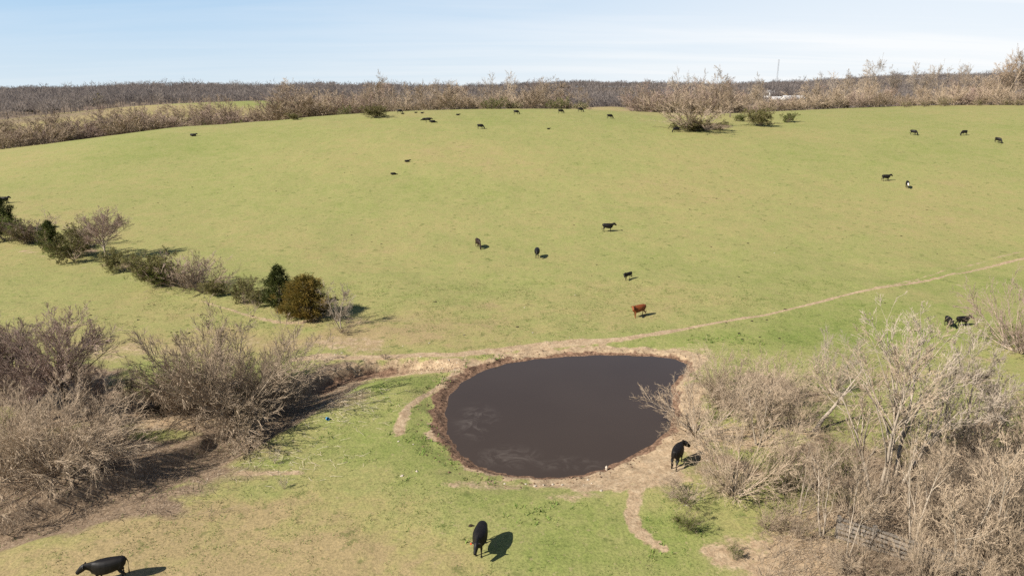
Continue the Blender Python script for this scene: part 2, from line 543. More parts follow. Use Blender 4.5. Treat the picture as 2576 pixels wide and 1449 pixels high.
M_steel = plain_material('galvanised_steel', (0.30, 0.31, 0.33), (0.42, 0.43, 0.45), 0.5, 0.5, 0.5)
M_dark = plain_material('opening_shade', (0.02, 0.02, 0.02), (0.03, 0.03, 0.03), 1, 0.8, 0.2)  # near-black colour paints the dark inside the barn doorways
M_clod = plain_material('clod', (0.06, 0.036, 0.024), (0.19, 0.12, 0.08), 1.0, 0.95, 0.1)

# grass blades take colour from the place they stand on
m, N, L, b = new_mat('grass_blades')
geo = N.new('ShaderNodeNewGeometry')
gcol = ramp(N, L, noise_node(N, L, geo.outputs['Position'], 0.5, 4, 0.7), [(0.3, (0.17, 0.165, 0.065)), (0.5, (0.115, 0.150, 0.038)), (0.7, (0.075, 0.125, 0.022))])
L.new(gcol, b.inputs['Base Color'])
M_grass = m
m, N, L, b = new_mat('weed_leaves')
geo = N.new('ShaderNodeNewGeometry')
gcol = ramp(N, L, noise_node(N, L, geo.outputs['Position'], 0.9, 4, 0.7), [(0.3, (0.055, 0.085, 0.022)), (0.5, (0.11, 0.165, 0.03)), (0.7, (0.175, 0.225, 0.05))])
L.new(gcol, b.inputs['Base Color'])
M_weed = m


# ------------------------------------------------------------------ object helpers


def mesh_np(name, verts, faces, mat=None, smooth=False):
    """mesh from numpy verts (n,3) and equal-size faces (m,k)"""
    me = bpy.data.meshes.new(name)
    verts = np.ascontiguousarray(verts, np.float32); faces = np.ascontiguousarray(faces, np.int32)
    nv, nf, k = len(verts), len(faces), faces.shape[1]
    me.vertices.add(nv); me.vertices.foreach_set('co', verts.ravel())
    me.loops.add(nf * k); me.loops.foreach_set('vertex_index', faces.ravel())
    me.polygons.add(nf); me.polygons.foreach_set('loop_start', np.arange(0, nf * k, k, dtype=np.int32))
    me.polygons.foreach_set('loop_total', np.full(nf, k, np.int32))
    me.polygons.foreach_set('use_smooth', np.full(nf, smooth))
    me.update(calc_edges=True)
    if mat: me.materials.append(mat)
    return me


def obj(name, me, parent=None, label=None, cat=None, group=None, kind=None, loc=None):
    o = bpy.data.objects.new(name, me)
    COL.objects.link(o)
    if parent: o.parent = parent
    if loc is not None: o.location = loc
    if label: o['label'] = label
    if cat: o['category'] = cat
    if group: o['group'] = group
    if kind: o['kind'] = kind
    return o


def bm_obj(name, bm, mat, parent=None, **kw):
    me = bpy.data.meshes.new(name); bm.to_mesh(me); bm.free()
    if mat: me.materials.append(mat)
    return obj(name, me, parent, **kw)


def box(bm, x0, x1, y0, y1, z0, z1, M=None):
    vs = [bm.verts.new((x, y, z)) for x in (x0, x1) for y in (y0, y1) for z in (z0, z1)]
    for f in ((0, 1, 3, 2), (4, 6, 7, 5), (0, 4, 5, 1), (2, 3, 7, 6), (0, 2, 6, 4), (1, 5, 7, 3)):
        bm.faces.new([vs[i] for i in f])
    if M is not None:
        bmesh.ops.transform(bm, matrix=M, verts=vs)
    return vs


# ------------------------------------------------------------------ ground mesh


def axis(lo_far, lo, hi, hi_far, step, growth=1.07):
    mid = list(np.arange(lo, hi + 1e-6, step))
    a, s = lo, step
    left = []
    while a > lo_far:
        s *= growth; a -= s; left.append(a)
    b_, s = hi, step
    right = []
    while b_ < hi_far:
        s *= growth; b_ += s; right.append(b_)
    return np.array(left[::-1] + mid + right)


gx = axis(-6500, -46, 46, 6500, 0.30, 1.055)
gy = axis(-120, 20, 76, 6000, 0.30, 1.035)
GX, GY = np.meshgrid(gx, gy)
GXf, GYf = GX.ravel(), GY.ravel()
GZf = ground_z(GXf, GYf)


def blob(u, v, ru, rv, z=0.0):
    """elliptical patch of ground given by the picture place of its centre and its half-extents in metres"""
    x, y = plane_hit(u, v, z)
    dx = (GXf - x) / ru; dy = (GYf - y) / rv
    return 1 - sstep(0.35, 1.25, np.hypot(dx, dy) + 0.25 * vnoise(GXf, GYf, 2.1) + 0.12 * vnoise(GXf, GYf, 0.8))


def trail(pts, w, z=None):
    P = []
    for u, v in pts:
        if z is None:
            p = at(u, v); P.append((p.x, p.y))
        else: P.append(plane_hit(u, v, z))
    d, t, s = poly_dist(GXf, GYf, P)
    w_ = w(t) if callable(w) else w
    return 1 - sstep(0.3, 1.25, d / (w_ * (1 + 0.35 * vnoise(GXf, GYf, 2.2))))


pd, pt, ps = poly_dist(GXf, GYf, POND, True)
pin = inside(GXf, GYf, POND)
psd = np.where(pin, -pd, pd)
wx, wy = plane_hit(1400, 1040)
ang = np.arctan2(GYf - wy, GXf - wx)
# width of the bare band round the pond: wide on the south-east and north, narrow on the west
bandw = 0.95 + 2.2 * sstep(0.2, 1.0, np.cos(ang + 0.75)) + 0.8 * sstep(0.3, 1, np.sin(ang))
band = 1 - sstep(0.55, 1.1, (psd + 0.7 * vnoise(GXf, GYf, 1.7) + .45 * vnoise(GXf, GYf, .7)) / bandw)
mud = (1 - sstep(0.5, 1.15, (psd + 0.35 * vnoise(GXf, GYf, 0.8)) / (0.26 + 0.75 * sstep(0.1, .8, -np.cos(ang)) + .22 * sstep(.2, .9, np.cos(ang + .5)))))  * (.62 + .3 * sstep(-.2, .6, vnoise(GXf, GYf, 2.5)))
mud = np.maximum(mud, (psd < 0) * 1.0)
main_trail = trail([(2640, 640), (2576, 651), (2480, 672), (2370, 697), (2250, 719), (2150, 737), (2060, 760), (1950, 787), (1850, 804), (1750, 822), (1650, 840),
                    (1560, 853), (1450, 862), (1350, 870), (1250, 882), (1150, 892), (1050, 893), (950, 899), (880, 901), (800, 896), (740, 905)],
                   lambda t: 0.27 + 0.5 * sstep(0.38, 0.6, t))
side_trail = trail([(2576, 632), (2480, 655), (2400, 676), (2300, 705), (2200, 724)], 0.30) * 0.55
west_trail = trail([(40, 625), (95, 643), (150, 660), (200, 672), (300, 695), (400, 730), (480, 752), (570, 776), (640, 799), (700, 811), (760, 812), (810, 797)],
                   lambda t: 0.22 + 0.28 * sstep(0.6, 0.85, t)) * (0.55 + 0.45 * sstep(0.35, 0.75, vnoise(GXf, GYf, 9) * .5 + .5))
pond_trail = trail([(1185, 935), (1120, 962), (1060, 1000), (1025, 1030), (1012, 1060), (1004, 1092)], 0.36, -0.2)
east_trail = trail([(1640, 1190), (1600, 1240), (1588, 1290), (1600, 1330), (1640, 1362), (1672, 1380)], 0.42, 0)
se_trail = trail([(1780, 1385), (1860, 1412), (1960, 1449)], 0.5, 0)
path_mask = np.maximum.reduce([main_trail, pond_trail, east_trail, west_trail * 0.8, se_trail])
gd, gt, gs = poly_dist(GXf, GYf, GULLY)
gully_bank = np.where(gs < 0, 1 - sstep(0.9, 1.5, gd + 0.3 * vnoise(GXf, GYf, 1.2)), 1 - sstep(0.3, 1.0, gd)) * (GXf > -60)
dirt = np.maximum.reduce([
    band, path_mask, side_trail, gully_bank * 0.85 * (1 - .75 * sstep(.28, .42, gt)),
    blob(1630, 1190, 3.6, 2.1) * 0.95, blob(1730, 1110, 2.2, 2.6) * 0.8, blob(1745, 985, 1.6, 1.6) * 0.9, blob(1700, 880, 6, 2.0) * 0.42,
    blob(1120, 905, 4.5, 1.4) * 0.8, blob(900, 865, 4.5, 2.2) * 0.50, blob(860, 895, 3.0, .8) * .6,
    blob(440, 1070, 3.4, 1.7, -.5) * 0.9, blob(330, 880, 6.5, 3.0) * 0.46, blob(560, 850, 7, 2.2) * .36, blob(860, 862, 6, 2.6) * .5, blob(1000, 800, 3, 2) * .35, blob(880, 800, 3.4, 2.2) * .42,
    blob(690, 1185, 4.0, .45) * .7, blob(740, 805, 3.0, 1.5) * .45,
    blob(1960, 1400, 4.2, 2.4) * 0.75, blob(2060, 1330, 3.2, 2.4) * 0.6, blob(2330, 940, 7.0, 1.8) * 0.5, blob(2450, 900, 5, 1.2) * 0.42,
    blob(1860, 1100, 4.0, 2.8) * 0.65, blob(1980, 1060, 4.5, 3.0) * 0.55, blob(1440, 1250, 2.2, .6) * .5, blob(1220, 1215, 3.0, .7) * .55])
dirt = np.maximum(dirt, 0.16 * (vnoise(GXf, GYf, 5) > 0.35) * (GYf < 60))
litter = np.maximum.reduce([
    blob(150, 1150, 8, 7) * .9, blob(560, 1040, 6, 4) * .9, blob(60, 970, 10, 6) * .98, blob(230, 1020, 7, 5) * .9, blob(230, 1240, 7, 2.2) * .9, blob(480, 1230, 4.5, 1.6) * .62, blob(30, 1330, 6, 1.6) * .8,
    blob(620, 1130, 4.5, 2.0) * .55, blob(850, 1000, 3.4, 2.8) * .48, blob(2150, 1180, 7, 5.5) * .72, blob(2350, 1330, 7, 5) * .85, blob(2500, 1200, 6, 6) * .7,
    blob(2480, 1430, 5, 4) * .9, blob(2150, 1420, 4.5, 3) * .75, blob(1900, 960, 8, 3.4) * .5, blob(1820, 1180, 3.5, 4) * .6,
    blob(1750, 322, 10, 6, 10) * .9])
for _u, _v, _r in ((60, 600, 4), (190, 640, 4), (300, 670, 3.5), (430, 700, 4.5), (520, 715, 4), (640, 755, 3), (760, 785, 3.5)):
    litter = np.maximum(litter, blob(_u, _v, _r, 2.2) * .62)
litter = np.maximum.reduce([litter, blob(420, 1130, 5.5, 3.2) * .85, blob(560, 1190, 4.5, 2.0) * .62, blob(330, 1280, 6, 1.6) * .7, blob(1900, 980, 9, 4) * .62,
                            (1 - sstep(1.2, 4.0, gd)) * .85 * sstep(.2, .35, gt) * (GXf > -60)])
isl = at(1750, 322); litter = np.maximum(litter, (1 - sstep(4, 12, np.hypot(GXf - isl.x - 3, (GYf - isl.y - 4)))) * .8)
dry = np.clip(0.32 * sstep(70, 110, GYf) * sstep(-.5, .6, vnoise(GXf, GYf, 28)) + blob(1150, 820, 14, 8) * 0.55 + blob(1650, 760, 22, 8) * .4 + blob(420, 1400, 9, 4) * .55
              + blob(350, 800, 18, 12) * .45 + blob(900, 1420, 8, 3) * .45 + blob(700, 1300, 7, 3) * .3 + blob(1000, 1340, 6, 3) * .25
              + blob(560, 860, 12, 5) * .7 + blob(250, 1420, 10, 4) * .5 + blob(820, 1420, 7, 3) * .5 + blob(560, 1280, 6, 2) * .6 + blob(950, 840, 9, 4) * .6 + 0.9 * sstep(300, 340, np.hypot(GXf, GYf)), 0, 1)
lush = np.clip(blob(980, 1080, 6, 6) * .8 + blob(1350, 1330, 9, 3.5) * .6 + blob(2300, 800, 18, 7) * .75 + blob(1900, 850, 14, 3) * .7 + blob(2500, 720, 14, 6) * .7 + blob(1000, 960, 6, 1.8) * .9
               + blob(1680, 1330, 3, 2) * .9 + blob(680, 1160, 2, 1) * 1 + blob(650, 1240, 2.2, 1.1) * .8 + blob(1080, 1130, 3, 4) * .7 + blob(1560, 1420, 5, 2) * .5, 0, 1)
gf = at(560, 258)
lush = np.clip(lush + (1 - sstep(30, 75, np.hypot(GXf - (-172), (GYf - 470) * 1.0))) * .7, 0, 1)
dry = dry * (1 - sstep(0.3, 1, lush) * (GYf > 300))
wood = sstep(430, 520, GYf + 90 * vnoise(GXf, GYf, 120)) * (1 - np.clip(1 - sstep(60, 110, np.hypot(GXf + 175, (GYf - 470))), 0, 1))
wood = wood * (1 - (1 - sstep(20, 50, np.hypot(GXf - 65, (GYf - 445)))))
mud = np.maximum(mud, np.where(gs < 0, 1 - sstep(.5, 1.3, gd), 1 - sstep(.2, .8, gd)) * .62 * sstep(.10, .2, gt) * (1 - sstep(.36, .46, gt)) * (GXf > -60))
ATTR = dict(dirt=dirt, mud=mud, dry=dry, lush=lush, litter=litter, wood=wood)

ny, nx = GX.shape
idx = np.arange(nx * ny).reshape(ny, nx)
QF = np.stack([idx[:-1, :-1], idx[:-1, 1:], idx[1:, 1:], idx[1:, :-1]], -1).reshape(-1, 4)
VERT = np.c_[GXf, GYf, GZf]
# vertex normals of the whole sheet, so that pieces cut from it shade as one
dzx = np.gradient(GZf.reshape(ny, nx), gx, axis=1).ravel(); dzy = np.gradient(GZf.reshape(ny, nx), gy, axis=0).ravel()
NRM = np.c_[-dzx, -dzy, np.ones_like(dzx)]; NRM /= np.linalg.norm(NRM, axis=1, keepdims=True)


def cut(mask_faces, name, kind):
    F = QF[mask_faces]
    used, inv = np.unique(F.ravel(), return_inverse=True)
    me = mesh_np(name, VERT[used], inv.reshape(-1, 4), M_ground, True)
    for k, a in ATTR.items():
        at_ = me.attributes.new(k, 'FLOAT', 'POINT'); at_.data.foreach_set('value', a[used].astype(np.float32))
    me.normals_split_custom_set_from_vertices(NRM[used].tolist())
    return obj(name, me, kind=kind)


fmean = lambda a: a[QF].mean(1)
f_path = (fmean(path_mask) > 0.5) & (fmean(psd) > 1.6)
f_bank = (fmean(psd) < 1.6) & ~f_path
cut(~(f_path | f_bank), 'ground', 'structure')
cut(f_path, 'path', 'structure')
cut(f_bank, 'pond_bank', 'structure')

# ------------------------------------------------------------------ water
wxs = np.arange(_pb0[0] + 13, _pb1[0] - 13, 0.25); wys = np.arange(_pb0[1] + 13, _pb1[1] - 13, 0.25)
WX, WY = np.meshgrid(wxs, wys)
d_, t_, s_ = poly_dist(WX.ravel(), WY.ravel(), POND, True)
sd_ = np.where(inside(WX.ravel(), WY.ravel(), POND), -d_, d_)
wi = np.arange(WX.size).reshape(WX.shape)
WF = np.stack([wi[:-1, :-1], wi[:-1, 1:], wi[1:, 1:], wi[1:, :-1]], -1).reshape(-1, 4)
WF = WF[(sd_[WF] < 0.45).any(1)]
used, inv = np.unique(WF.ravel(), return_inverse=True)
me = mesh_np('pond_water', np.c_[WX.ravel(), WY.ravel(), np.full(WX.size, WATER_Z)][used], inv.reshape(-1, 4), M_water, True)
sx, sy = plane_hit(1200, 1060, WATER_Z); sx2, sy2 = plane_hit(1280, 1150, WATER_Z); sx3, sy3 = plane_hit(1430, 1165, WATER_Z)
wxx, wyy = WX.ravel(), WY.ravel()
scum = np.maximum.reduce([1 - sstep(.3, 1.6, np.hypot((wxx - sx) / 1.3, (wyy - sy) / 2.2)), .75 * (1 - sstep(.3, 1.5, np.hypot((wxx - sx2) / 2.0, (wyy - sy2) / 1.3))),
                          .6 * (1 - sstep(.3, 1.5, np.hypot((wxx - sx3) / 2.6, (wyy - sy3) / .8)))])
a_ = me.attributes.new('scum', 'FLOAT', 'POINT'); a_.data.foreach_set('value', scum[used].astype(np.float32))
obj('pond_water', me, kind='structure')

# ------------------------------------------------------------------ plant generators


def unit(v):
    return v / (np.linalg.norm(v, axis=-1, keepdims=True) + 1e-9)


def grow_level(rs, P0, D, Ln, R0, K, wig, trop, tip, sag=0.0):
    n = len(P0); pts = np.zeros((n, K + 1, 3)); dirs = np.zeros((n, K + 1, 3)); rad = np.zeros((n, K + 1))
    p, d = P0.copy(), unit(D)
    pts[:, 0], dirs[:, 0], rad[:, 0] = p, d, R0
    for k in range(1, K + 1):
        d = d + rs.normal(0, wig, (n, 3)); d[:, 2] += trop - sag * (k / K) ** 2
        d = unit(d)
        p = p + d * (Ln / K)[:, None]
        pts[:, k], dirs[:, k] = p, d
        rad[:, k] = R0 * (1 - (1 - tip) * k / K)
    return pts, dirs, rad


def spawn(rs, lev, Ln, nch, t0, ang, angsd, ratio, rratio, rmin, tpow=0.8, end=0.9):
    pts, dirs, rad = lev
    n, K = pts.shape[0], pts.shape[1] - 1
    cnt = np.maximum(1, rs.poisson(nch, n)) if nch > 0 else np.zeros(n, int)
    par = np.repeat(np.arange(n), cnt)
    t = t0 + (1 - t0) * rs.random(len(par)) ** 1.0
    first = np.r_[True, par[1:] != par[:-1]]
    t[first] = end + (1 - end) * rs.random(first.sum())
    f = t * K; i = np.minimum(f.astype(int), K - 1); w = (f - i)[:, None]
    P = pts[par, i] * (1 - w) + pts[par, i + 1] * w
    T = unit(dirs[par, i] * (1 - w) + dirs[par, i + 1] * w)
    r = rad[par, i] * (1 - w[:, 0]) + rad[par, i + 1] * w[:, 0]
    a = np.abs(rs.normal(ang, angsd, len(par)))
    rv = rs.normal(0, 1, (len(par), 3)); rv = unit(rv - (rv * T).sum(1, keepdims=True) * T)
    Dn = T * np.cos(a)[:, None] + rv * np.sin(a)[:, None]
    Lc = Ln[par] * ratio * (1.15 - 0.55 * t) * rs.uniform(0.65, 1.25, len(par))
    return P, Dn, Lc, np.maximum(r * rratio, rmin)


def tubes(levels, sides):
    V, F, off = [], [], 0
    for (pts, dirs, rad), S in zip(levels, sides):
        n, K1 = pts.shape[:2]
        if n == 0: continue
        ref = np.where(np.abs(dirs[:, :1, 2:3]) > 0.8, np.array([[[1., 0, 0]]]), np.array([[[0, 0, 1.]]]))
        a = unit(np.cross(dirs, np.broadcast_to(ref, dirs.shape))); b_ = np.cross(dirs, a)
        th = np.arange(S) * 2 * np.pi / S
        ring = pts[:, :, None] + rad[:, :, None, None] * (a[:, :, None] * np.cos(th)[None, None, :, None] + b_[:, :, None] * np.sin(th)[None, None, :, None])
        V.append(ring.reshape(-1, 3))
        base = off + np.arange(n * K1 * S).reshape(n, K1, S)
        q = np.stack([base[:, :-1], np.roll(base[:, :-1], -1, 2), np.roll(base[:, 1:], -1, 2), base[:, 1:]], -1)
        F.append(q.reshape(-1, 4)); off += n * K1 * S
    return np.concatenate(V), np.concatenate(F)


PROTO = {}


def make_bare(name, seed, stems, H, r0, spread, levels, wig=0.10, trop=0.04, split=2, twig_r=0.008, sag=0.0, lean=None, sides=(7, 5, 4, 3, 3)):
    """bare tree or shrub; levels: list of (children, t0, angle, ratio, segments)"""
    rs = np.random.default_rng(seed)
    n = stems
    az = rs.random(n) * 2 * np.pi + np.arange(n) * 2.4
    tl = spread * (0.35 + 0.65 * np.sqrt(rs.random(n))) if n > 1 else np.full(n, spread * 0.3)
    D = np.c_[np.cos(az) * np.sin(tl), np.sin(az) * np.sin(tl), np.cos(tl)]
    if lean is not None: D = unit(D + np.array(lean))
    P0 = np.c_[np.cos(az) * 0.10 * (n > 1) * H / 6, np.sin(az) * 0.10 * (n > 1) * H / 6, np.full(n, -0.15)] * np.array([1, 1, 1])
    Ln = H * rs.uniform(0.62, 1.0, n) if n > 1 else np.array([H * 0.92])
    lev = [grow_level(rs, P0, D, Ln, np.full(n, r0) * rs.uniform(.7, 1.1, n), 9, wig * .6, trop, 0.18, sag)]
    Lc = Ln
    for k, (nc, t0, ang, ratio, K) in enumerate(levels):
        last = k == len(levels) - 1
        P, Dn, Lc2, r = spawn(rs, lev[-1], Lc, nc, t0, ang, ang * 0.35, ratio, 0.62, twig_r)
        keep = P[:, 2] > -0.1
        P, Dn, Lc2, r = P[keep], Dn[keep], Lc2[keep], r[keep]
        if last: r = np.minimum(r, twig_r * 1.3)
        lev.append(grow_level(rs, P, Dn, Lc2, r, K, wig * (1.0 + 0.25 * k), trop * (1 - .15 * k), 0.3, sag * .6))
        Lc = Lc2
    for p, d, r in lev[1:]:
        p[..., 2] = np.maximum(p[..., 2], 0.03)
    Vt, Ft = tubes(lev[:split], sides[:split])
    Vc, Fc = tubes(lev[split:], sides[split:len(lev)])
    top = max(np.percentile(Vc[:, 2], 99.7), 0.1)
    PROTO[name] = dict(trunk=mesh_np(name + '_trunk', Vt, Ft, M_bark_tan, True), crown=mesh_np(name + '_crown', Vc, Fc, M_twig_tan, False), h=top,
                       w=np.percentile(np.abs(Vc[:, 0]), 98))
    PROTO[name]['tips'] = lev[-1][0][:, -1]
    PROTO[name]['tris'] = (len(Ft) + len(Fc)) * 2


def leaf_faces(rs, C, size, up=0.3):
    """one small kite-shaped leaf at each centre"""
    n = len(C)
    a = unit(rs.normal(0, 1, (n, 3))); nn = unit(rs.normal(0, 1, (n, 3)) + np.array([0, 0, up])); a = unit(a - (a * nn).sum(1, keepdims=True) * nn); b_ = np.cross(nn, a)
    s = size * rs.uniform(.6, 1.3, n)[:, None]
    V = np.stack([C - a * s, C + b_ * s * .55, C + a * s, C - b_ * s * .55], 1).reshape(-1, 3)
    F = np.arange(4 * n).reshape(n, 4)
    return V, F


def make_leafy(name, seed, base, nleaf, size, low=1.0, mat=None):
    """a bare shrub's stems with small leaves added through its crown"""
    rs = np.random.default_rng(seed)
    B = PROTO[base]
    tips = B['tips']
    wgt = np.exp(-low * tips[:, 2] / B['h']); wgt /= wgt.sum()
    C = tips[rs.choice(len(tips), nleaf, p=wgt)] + rs.normal(0, 0.10, (nleaf, 3)); C[:, 2] = np.maximum(C[:, 2], 0.05)
    V, F = leaf_faces(rs, C, size)
    PROTO[name] = dict(B); PROTO[name]['foliage'] = mesh_np(name + '_foliage', V, F, mat or M_leaf_green)


def make_cedar(name, seed, H, Rm, nclump, nb, mat, shape=0.75, base=0.06, blade=0.16):
    rs = np.random.default_rng(seed)
    P0 = np.array([[0, 0, -0.15]])
    tr = grow_level(rs, P0, np.array([[0, 0, 1.]]), np.array([H * .95]), np.array([0.045 * H ** .5 + .05]), 8, 0.015, 0.0, 0.15)
    t = base + (1 - base) * rs.random(nclump) ** 1.25
    prof = (1 - ((t - 0.22) / 0.78).clip(0, 1) ** 1.3) ** shape * (0.55 + 0.45 * sstep(0, 0.22, t))
    az = rs.random(nclump) * 2 * np.pi
    lob = 0.95 + 0.26 * np.sin(az * 3 + t * 11 + seed) + 0.22 * np.sin(az * 5 - t * 23) + rs.normal(0, .20, nclump)
    rr = Rm * prof * lob * np.sqrt(rs.uniform(.25, 1, nclump))
    C = np.c_[rr * np.cos(az), rr * np.sin(az), t * H * 0.97 + rr * 0.12]
    # branchlets reaching from the trunk to each clump
    S = np.c_[np.zeros(nclump), np.zeros(nclump), np.maximum(C[:, 2] - rr * .5, .1)]
    br = grow_level(rs, S, C - S, np.linalg.norm(C - S, axis=1), np.full(nclump, 0.02), 2, 0.03, 0, .4)
    Vt, Ft = tubes([tr, br], (7, 3))
    par = np.repeat(np.arange(nclump), nb)
    off = rs.normal(0, 1, (len(par), 3)) * np.array([.15, .15, .17]) * (Rm / 1.6) ** .5
    Cb = C[par] + off
    outw = unit(np.c_[np.cos(az), np.sin(az), np.full(nclump, .55)])[par]
    d = unit(outw + rs.normal(0, .55, (len(par), 3))); sd2 = unit(np.cross(d, rs.normal(0, 1, d.shape)))
    L_ = (blade * rs.uniform(.6, 1.35, len(par)))[:, None]
    V = np.stack([Cb - d * L_ * .5 - sd2 * L_ * .2, Cb - d * L_ * .5 + sd2 * L_ * .2, Cb + d * L_], 1).reshape(-1, 3)
    V[:, 2] = np.maximum(V[:, 2], 0.04)
    F = np.arange(len(V)).reshape(-1, 3)
    cm = mesh_np(name + '_crown', V, F, mat)
    PROTO[name] = dict(trunk=mesh_np(name + '_trunk', Vt, Ft, M_bark_tan, True), crown=cm, h=H, w=Rm, tris=len(F) + 2 * len(Ft))


def plant(proto, P, h, label, cat='tree', name=None, group=None, bark=None, twig=None, rz=None, wide=1.0, leaf=None, tilt=0.0, tilt_az=0.0):
    """a tree or shrub of its own: an Empty on the ground with its trunk, crown (and leaves) as parts"""
    B = PROTO[proto]
    e = obj(name or ('tree' if cat == 'tree' else 'shrub'), None, None, label, cat, group)
    e.empty_display_size = 0.3
    s = h / B['h']
    e.location = P
    rz = random.uniform(0, 6.28) if rz is None else rz
    e.rotation_euler = (Matrix.Rotation(tilt, 4, Vector((math.cos(tilt_az), math.sin(tilt_az), 0))) @ Matrix.Rotation(rz, 4, 'Z')).to_euler()
    e.scale = (s * wide, s * wide, s)
    for part, mt in (('trunk', bark), ('crown', twig), ('foliage', leaf)):
        if part in B:
            c = obj(part, B[part], c if part == 'foliage' else e)
            if mt:
                c.material_slots[0].link = 'OBJECT'; c.material_slots[0].material = mt
    return e


# near trees (fine twigs)
make_bare('tree_upright_b', 102, 2, 7.8, 0.15, .34, [(9, .22, .52, .60, 6), (8, .15, .45, .55, 5), (6, .12, .45, .52, 3), (5, .1, .5, .5, 2)], .08, .05, 2, .011)
make_bare('tree_pale', 103, 3, 9.0, 0.15, .26, [(8, .26, .50, .56, 7), (6, .2, .50, .50, 5), (5, .15, .55, .48, 4), (5, .1, .55, .5, 2)], .085, .055, 2, .012)
make_bare('tree_round', 104, 1, 5.4, 0.17, .08, [(24, .30, .72, .72, 7), (9, .15, .50, .54, 5), (8, .1, .50, .50, 4), (6, .1, .5, .5, 2)], .055, .035, 2, .0095)
make_bare('shrub_dome', 111, 34, 4.6, 0.050, 1.55, [(10, .15, .55, .50, 5), (8, .10, .55, .48, 4), (5, .08, .5, .5, 2)], .10, .03, 1, .0095, .0, sides=(5, 4, 3, 3))
make_bare('shrub_round_a', 105, 18, 4.8, 0.050, 1.35, [(8, .15, .5, .52, 5), (6, .10, .5, .50, 4), (5, .08, .5, .5, 2)], .11, .04, 1, .0095, .03, sides=(5, 4, 3, 3))
make_bare('shrub_round_b', 106, 14, 4.4, 0.042, 1.05, [(8, .12, .45, .55, 5), (7, .1, .45, .5, 4), (5, .08, .5, .5, 2)], .11, .05, 1, .0095, .03, sides=(5, 4, 3, 3))
make_bare('shrub_arching', 107, 30, 5.6, 0.050, 1.30, [(9, .12, .5, .50, 5), (7, .1, .5, .5, 4), (6, .08, .5, .5, 2)], .12, .03, 1, .008, .16, sides=(5, 4, 3, 3))
make_bare('shrub_thin', 108, 14, 3.4, 0.025, .85, [(7, .2, .5, .44, 4), (6, .1, .55, .5, 3), (4, .1, .6, .5, 2)], .13, .05, 1, .008, .02, sides=(4, 3, 3, 3))
make_bare('tree_small', 109, 2, 4.6, 0.075, .38, [(8, .2, .65, .60, 6), (6, .15, .60, .50, 5), (5, .1, .55, .46, 3), (4, .1, .6, .5, 2)], .15, .05, 2, .0105)
make_bare('tree_leaning', 110, 1, 9.5, 0.26, .1, [(9, .35, .75, .40, 6), (6, .15, .6, .5, 5), (6, .15, .6, .46, 4), (4, .1, .6, .5, 3)], .12, .03, 2, .011, lean=(1.0, .35, 0))
make_leafy('shrub_leafy_a', 201, 'shrub_thin', 5200, 0.045, 1.2)
make_leafy('shrub_leafy_b', 202, 'shrub_round_b', 5200, 0.07, 2.2)
# middle distance
make_bare('mid_tree', 120, 1, 9.0, 0.17, .2, [(14, .22, .70, .60, 5), (9, .15, .45, .55, 4), (8, .1, .45, .52, 2)], .08, .05, 2, .015, sides=(6, 4, 3, 3))
make_bare('mid_shrub', 121, 18, 4.5, 0.05, 1.15, [(9, .2, .6, .44, 4), (9, .1, .6, .46, 2)], .12, .05, 1, .017, .03, sides=(4, 3, 3))
make_leafy('mid_shrub_green', 203, 'mid_shrub', 8000, 0.10, 1.0)
make_leafy('mid_shrub_olive', 204, 'mid_shrub', 8500, 0.095, 0.4, M_leaf_olive)
make_cedar('cedar_a', 301, 5.2, 1.75, 230, 60, M_cedar, .8, .10)
make_cedar('cedar_b', 302, 4.6, 1.55, 280, 46, M_cedar, .62, .04)
make_cedar('cedar_round', 303, 5.0, 2.35, 300, 64, M_cedar_rust, .55, .05)
# far trees (coarser)
for k in range(6):
    make_bare('far_tree_%d' % k, 130 + k, 1 if k % 2 == 0 else 2, 12.0, 0.20, .22, [(11, .25, .75, .55, 5), (8, .15, .65, .52, 3), (7, .1, .6, .5, 2)], .10, .015, 2, .030, sides=(5, 3, 3, 3))
for k in range(4):
    make_bare('far_shrub_%d' % k, 140 + k, 16, 6.0, 0.06, 1.0, [(8, .12, .6, .52, 3), (8, .1, .6, .5, 2)], .12, .03, 1, .032, .02, sides=(3, 3, 3))
make_leafy('far_shrub_green', 205, 'far_shrub_0', 2600, .15, 1.6, M_leaf_olive)
make_leafy('far_shrub_dark', 206, 'far_shrub_1', 2600, .15, .6, M_leaf_green)
make_leafy('far_tree_yellow', 207, 'far_tree_0', 2200, .30, .2, M_leaf_yellow)

# ------------------------------------------------------------------ trees and shrubs by the west gully


def T(proto, u, v, vt, label, cat='tree', **kw):
    P = at(u, v)
    return plant(proto, P, height_to(P, vt), label, cat, **kw)


T('tree_round', 174, 1066, 778, 'round-crowned bare tree with dark trunk and dense mauve twigs beside the gully', bark=M_bark_dark, twig=M_twig_mauve, rz=.4, wide=0.95)
T('tree_upright_b', 88, 1075, 795, 'leaning bare tree with forked dark trunk left of the round-crowned gully tree', bark=M_bark_dark, twig=M_twig_mauve, tilt=-.16, tilt_az=1.4, rz=1, wide=1.2)
T('tree_round', -60, 1030, 790, 'bare tree with reddish twigs cut by the picture edge', bark=M_bark_dark, twig=M_twig_mauve, rz=2.6, wide=1.1)
T('tree_round', 40, 1000, 805, 'bare mauve tree behind the leaning forked tree', bark=M_bark_dark, twig=M_twig_mauve, rz=5.0)
T('tree_upright_b', 235, 1075, 850, 'thin bare sapling beside the round-crowned gully tree', bark=M_bark_dark, twig=M_twig_brown, wide=.6)
T('shrub_round_b', 60, 1110, 990, 'tangled bare shrub at the foot of the leaning forked tree', 'shrub', twig=M_twig_brown, wide=0.7)
T('shrub_arching', 145, 1188, 985, 'sprawling tangle of pale arching bare branches collapsed over the gully', 'shrub', bark=M_bark_tan, twig=M_twig_tan, rz=.3, wide=0.78)
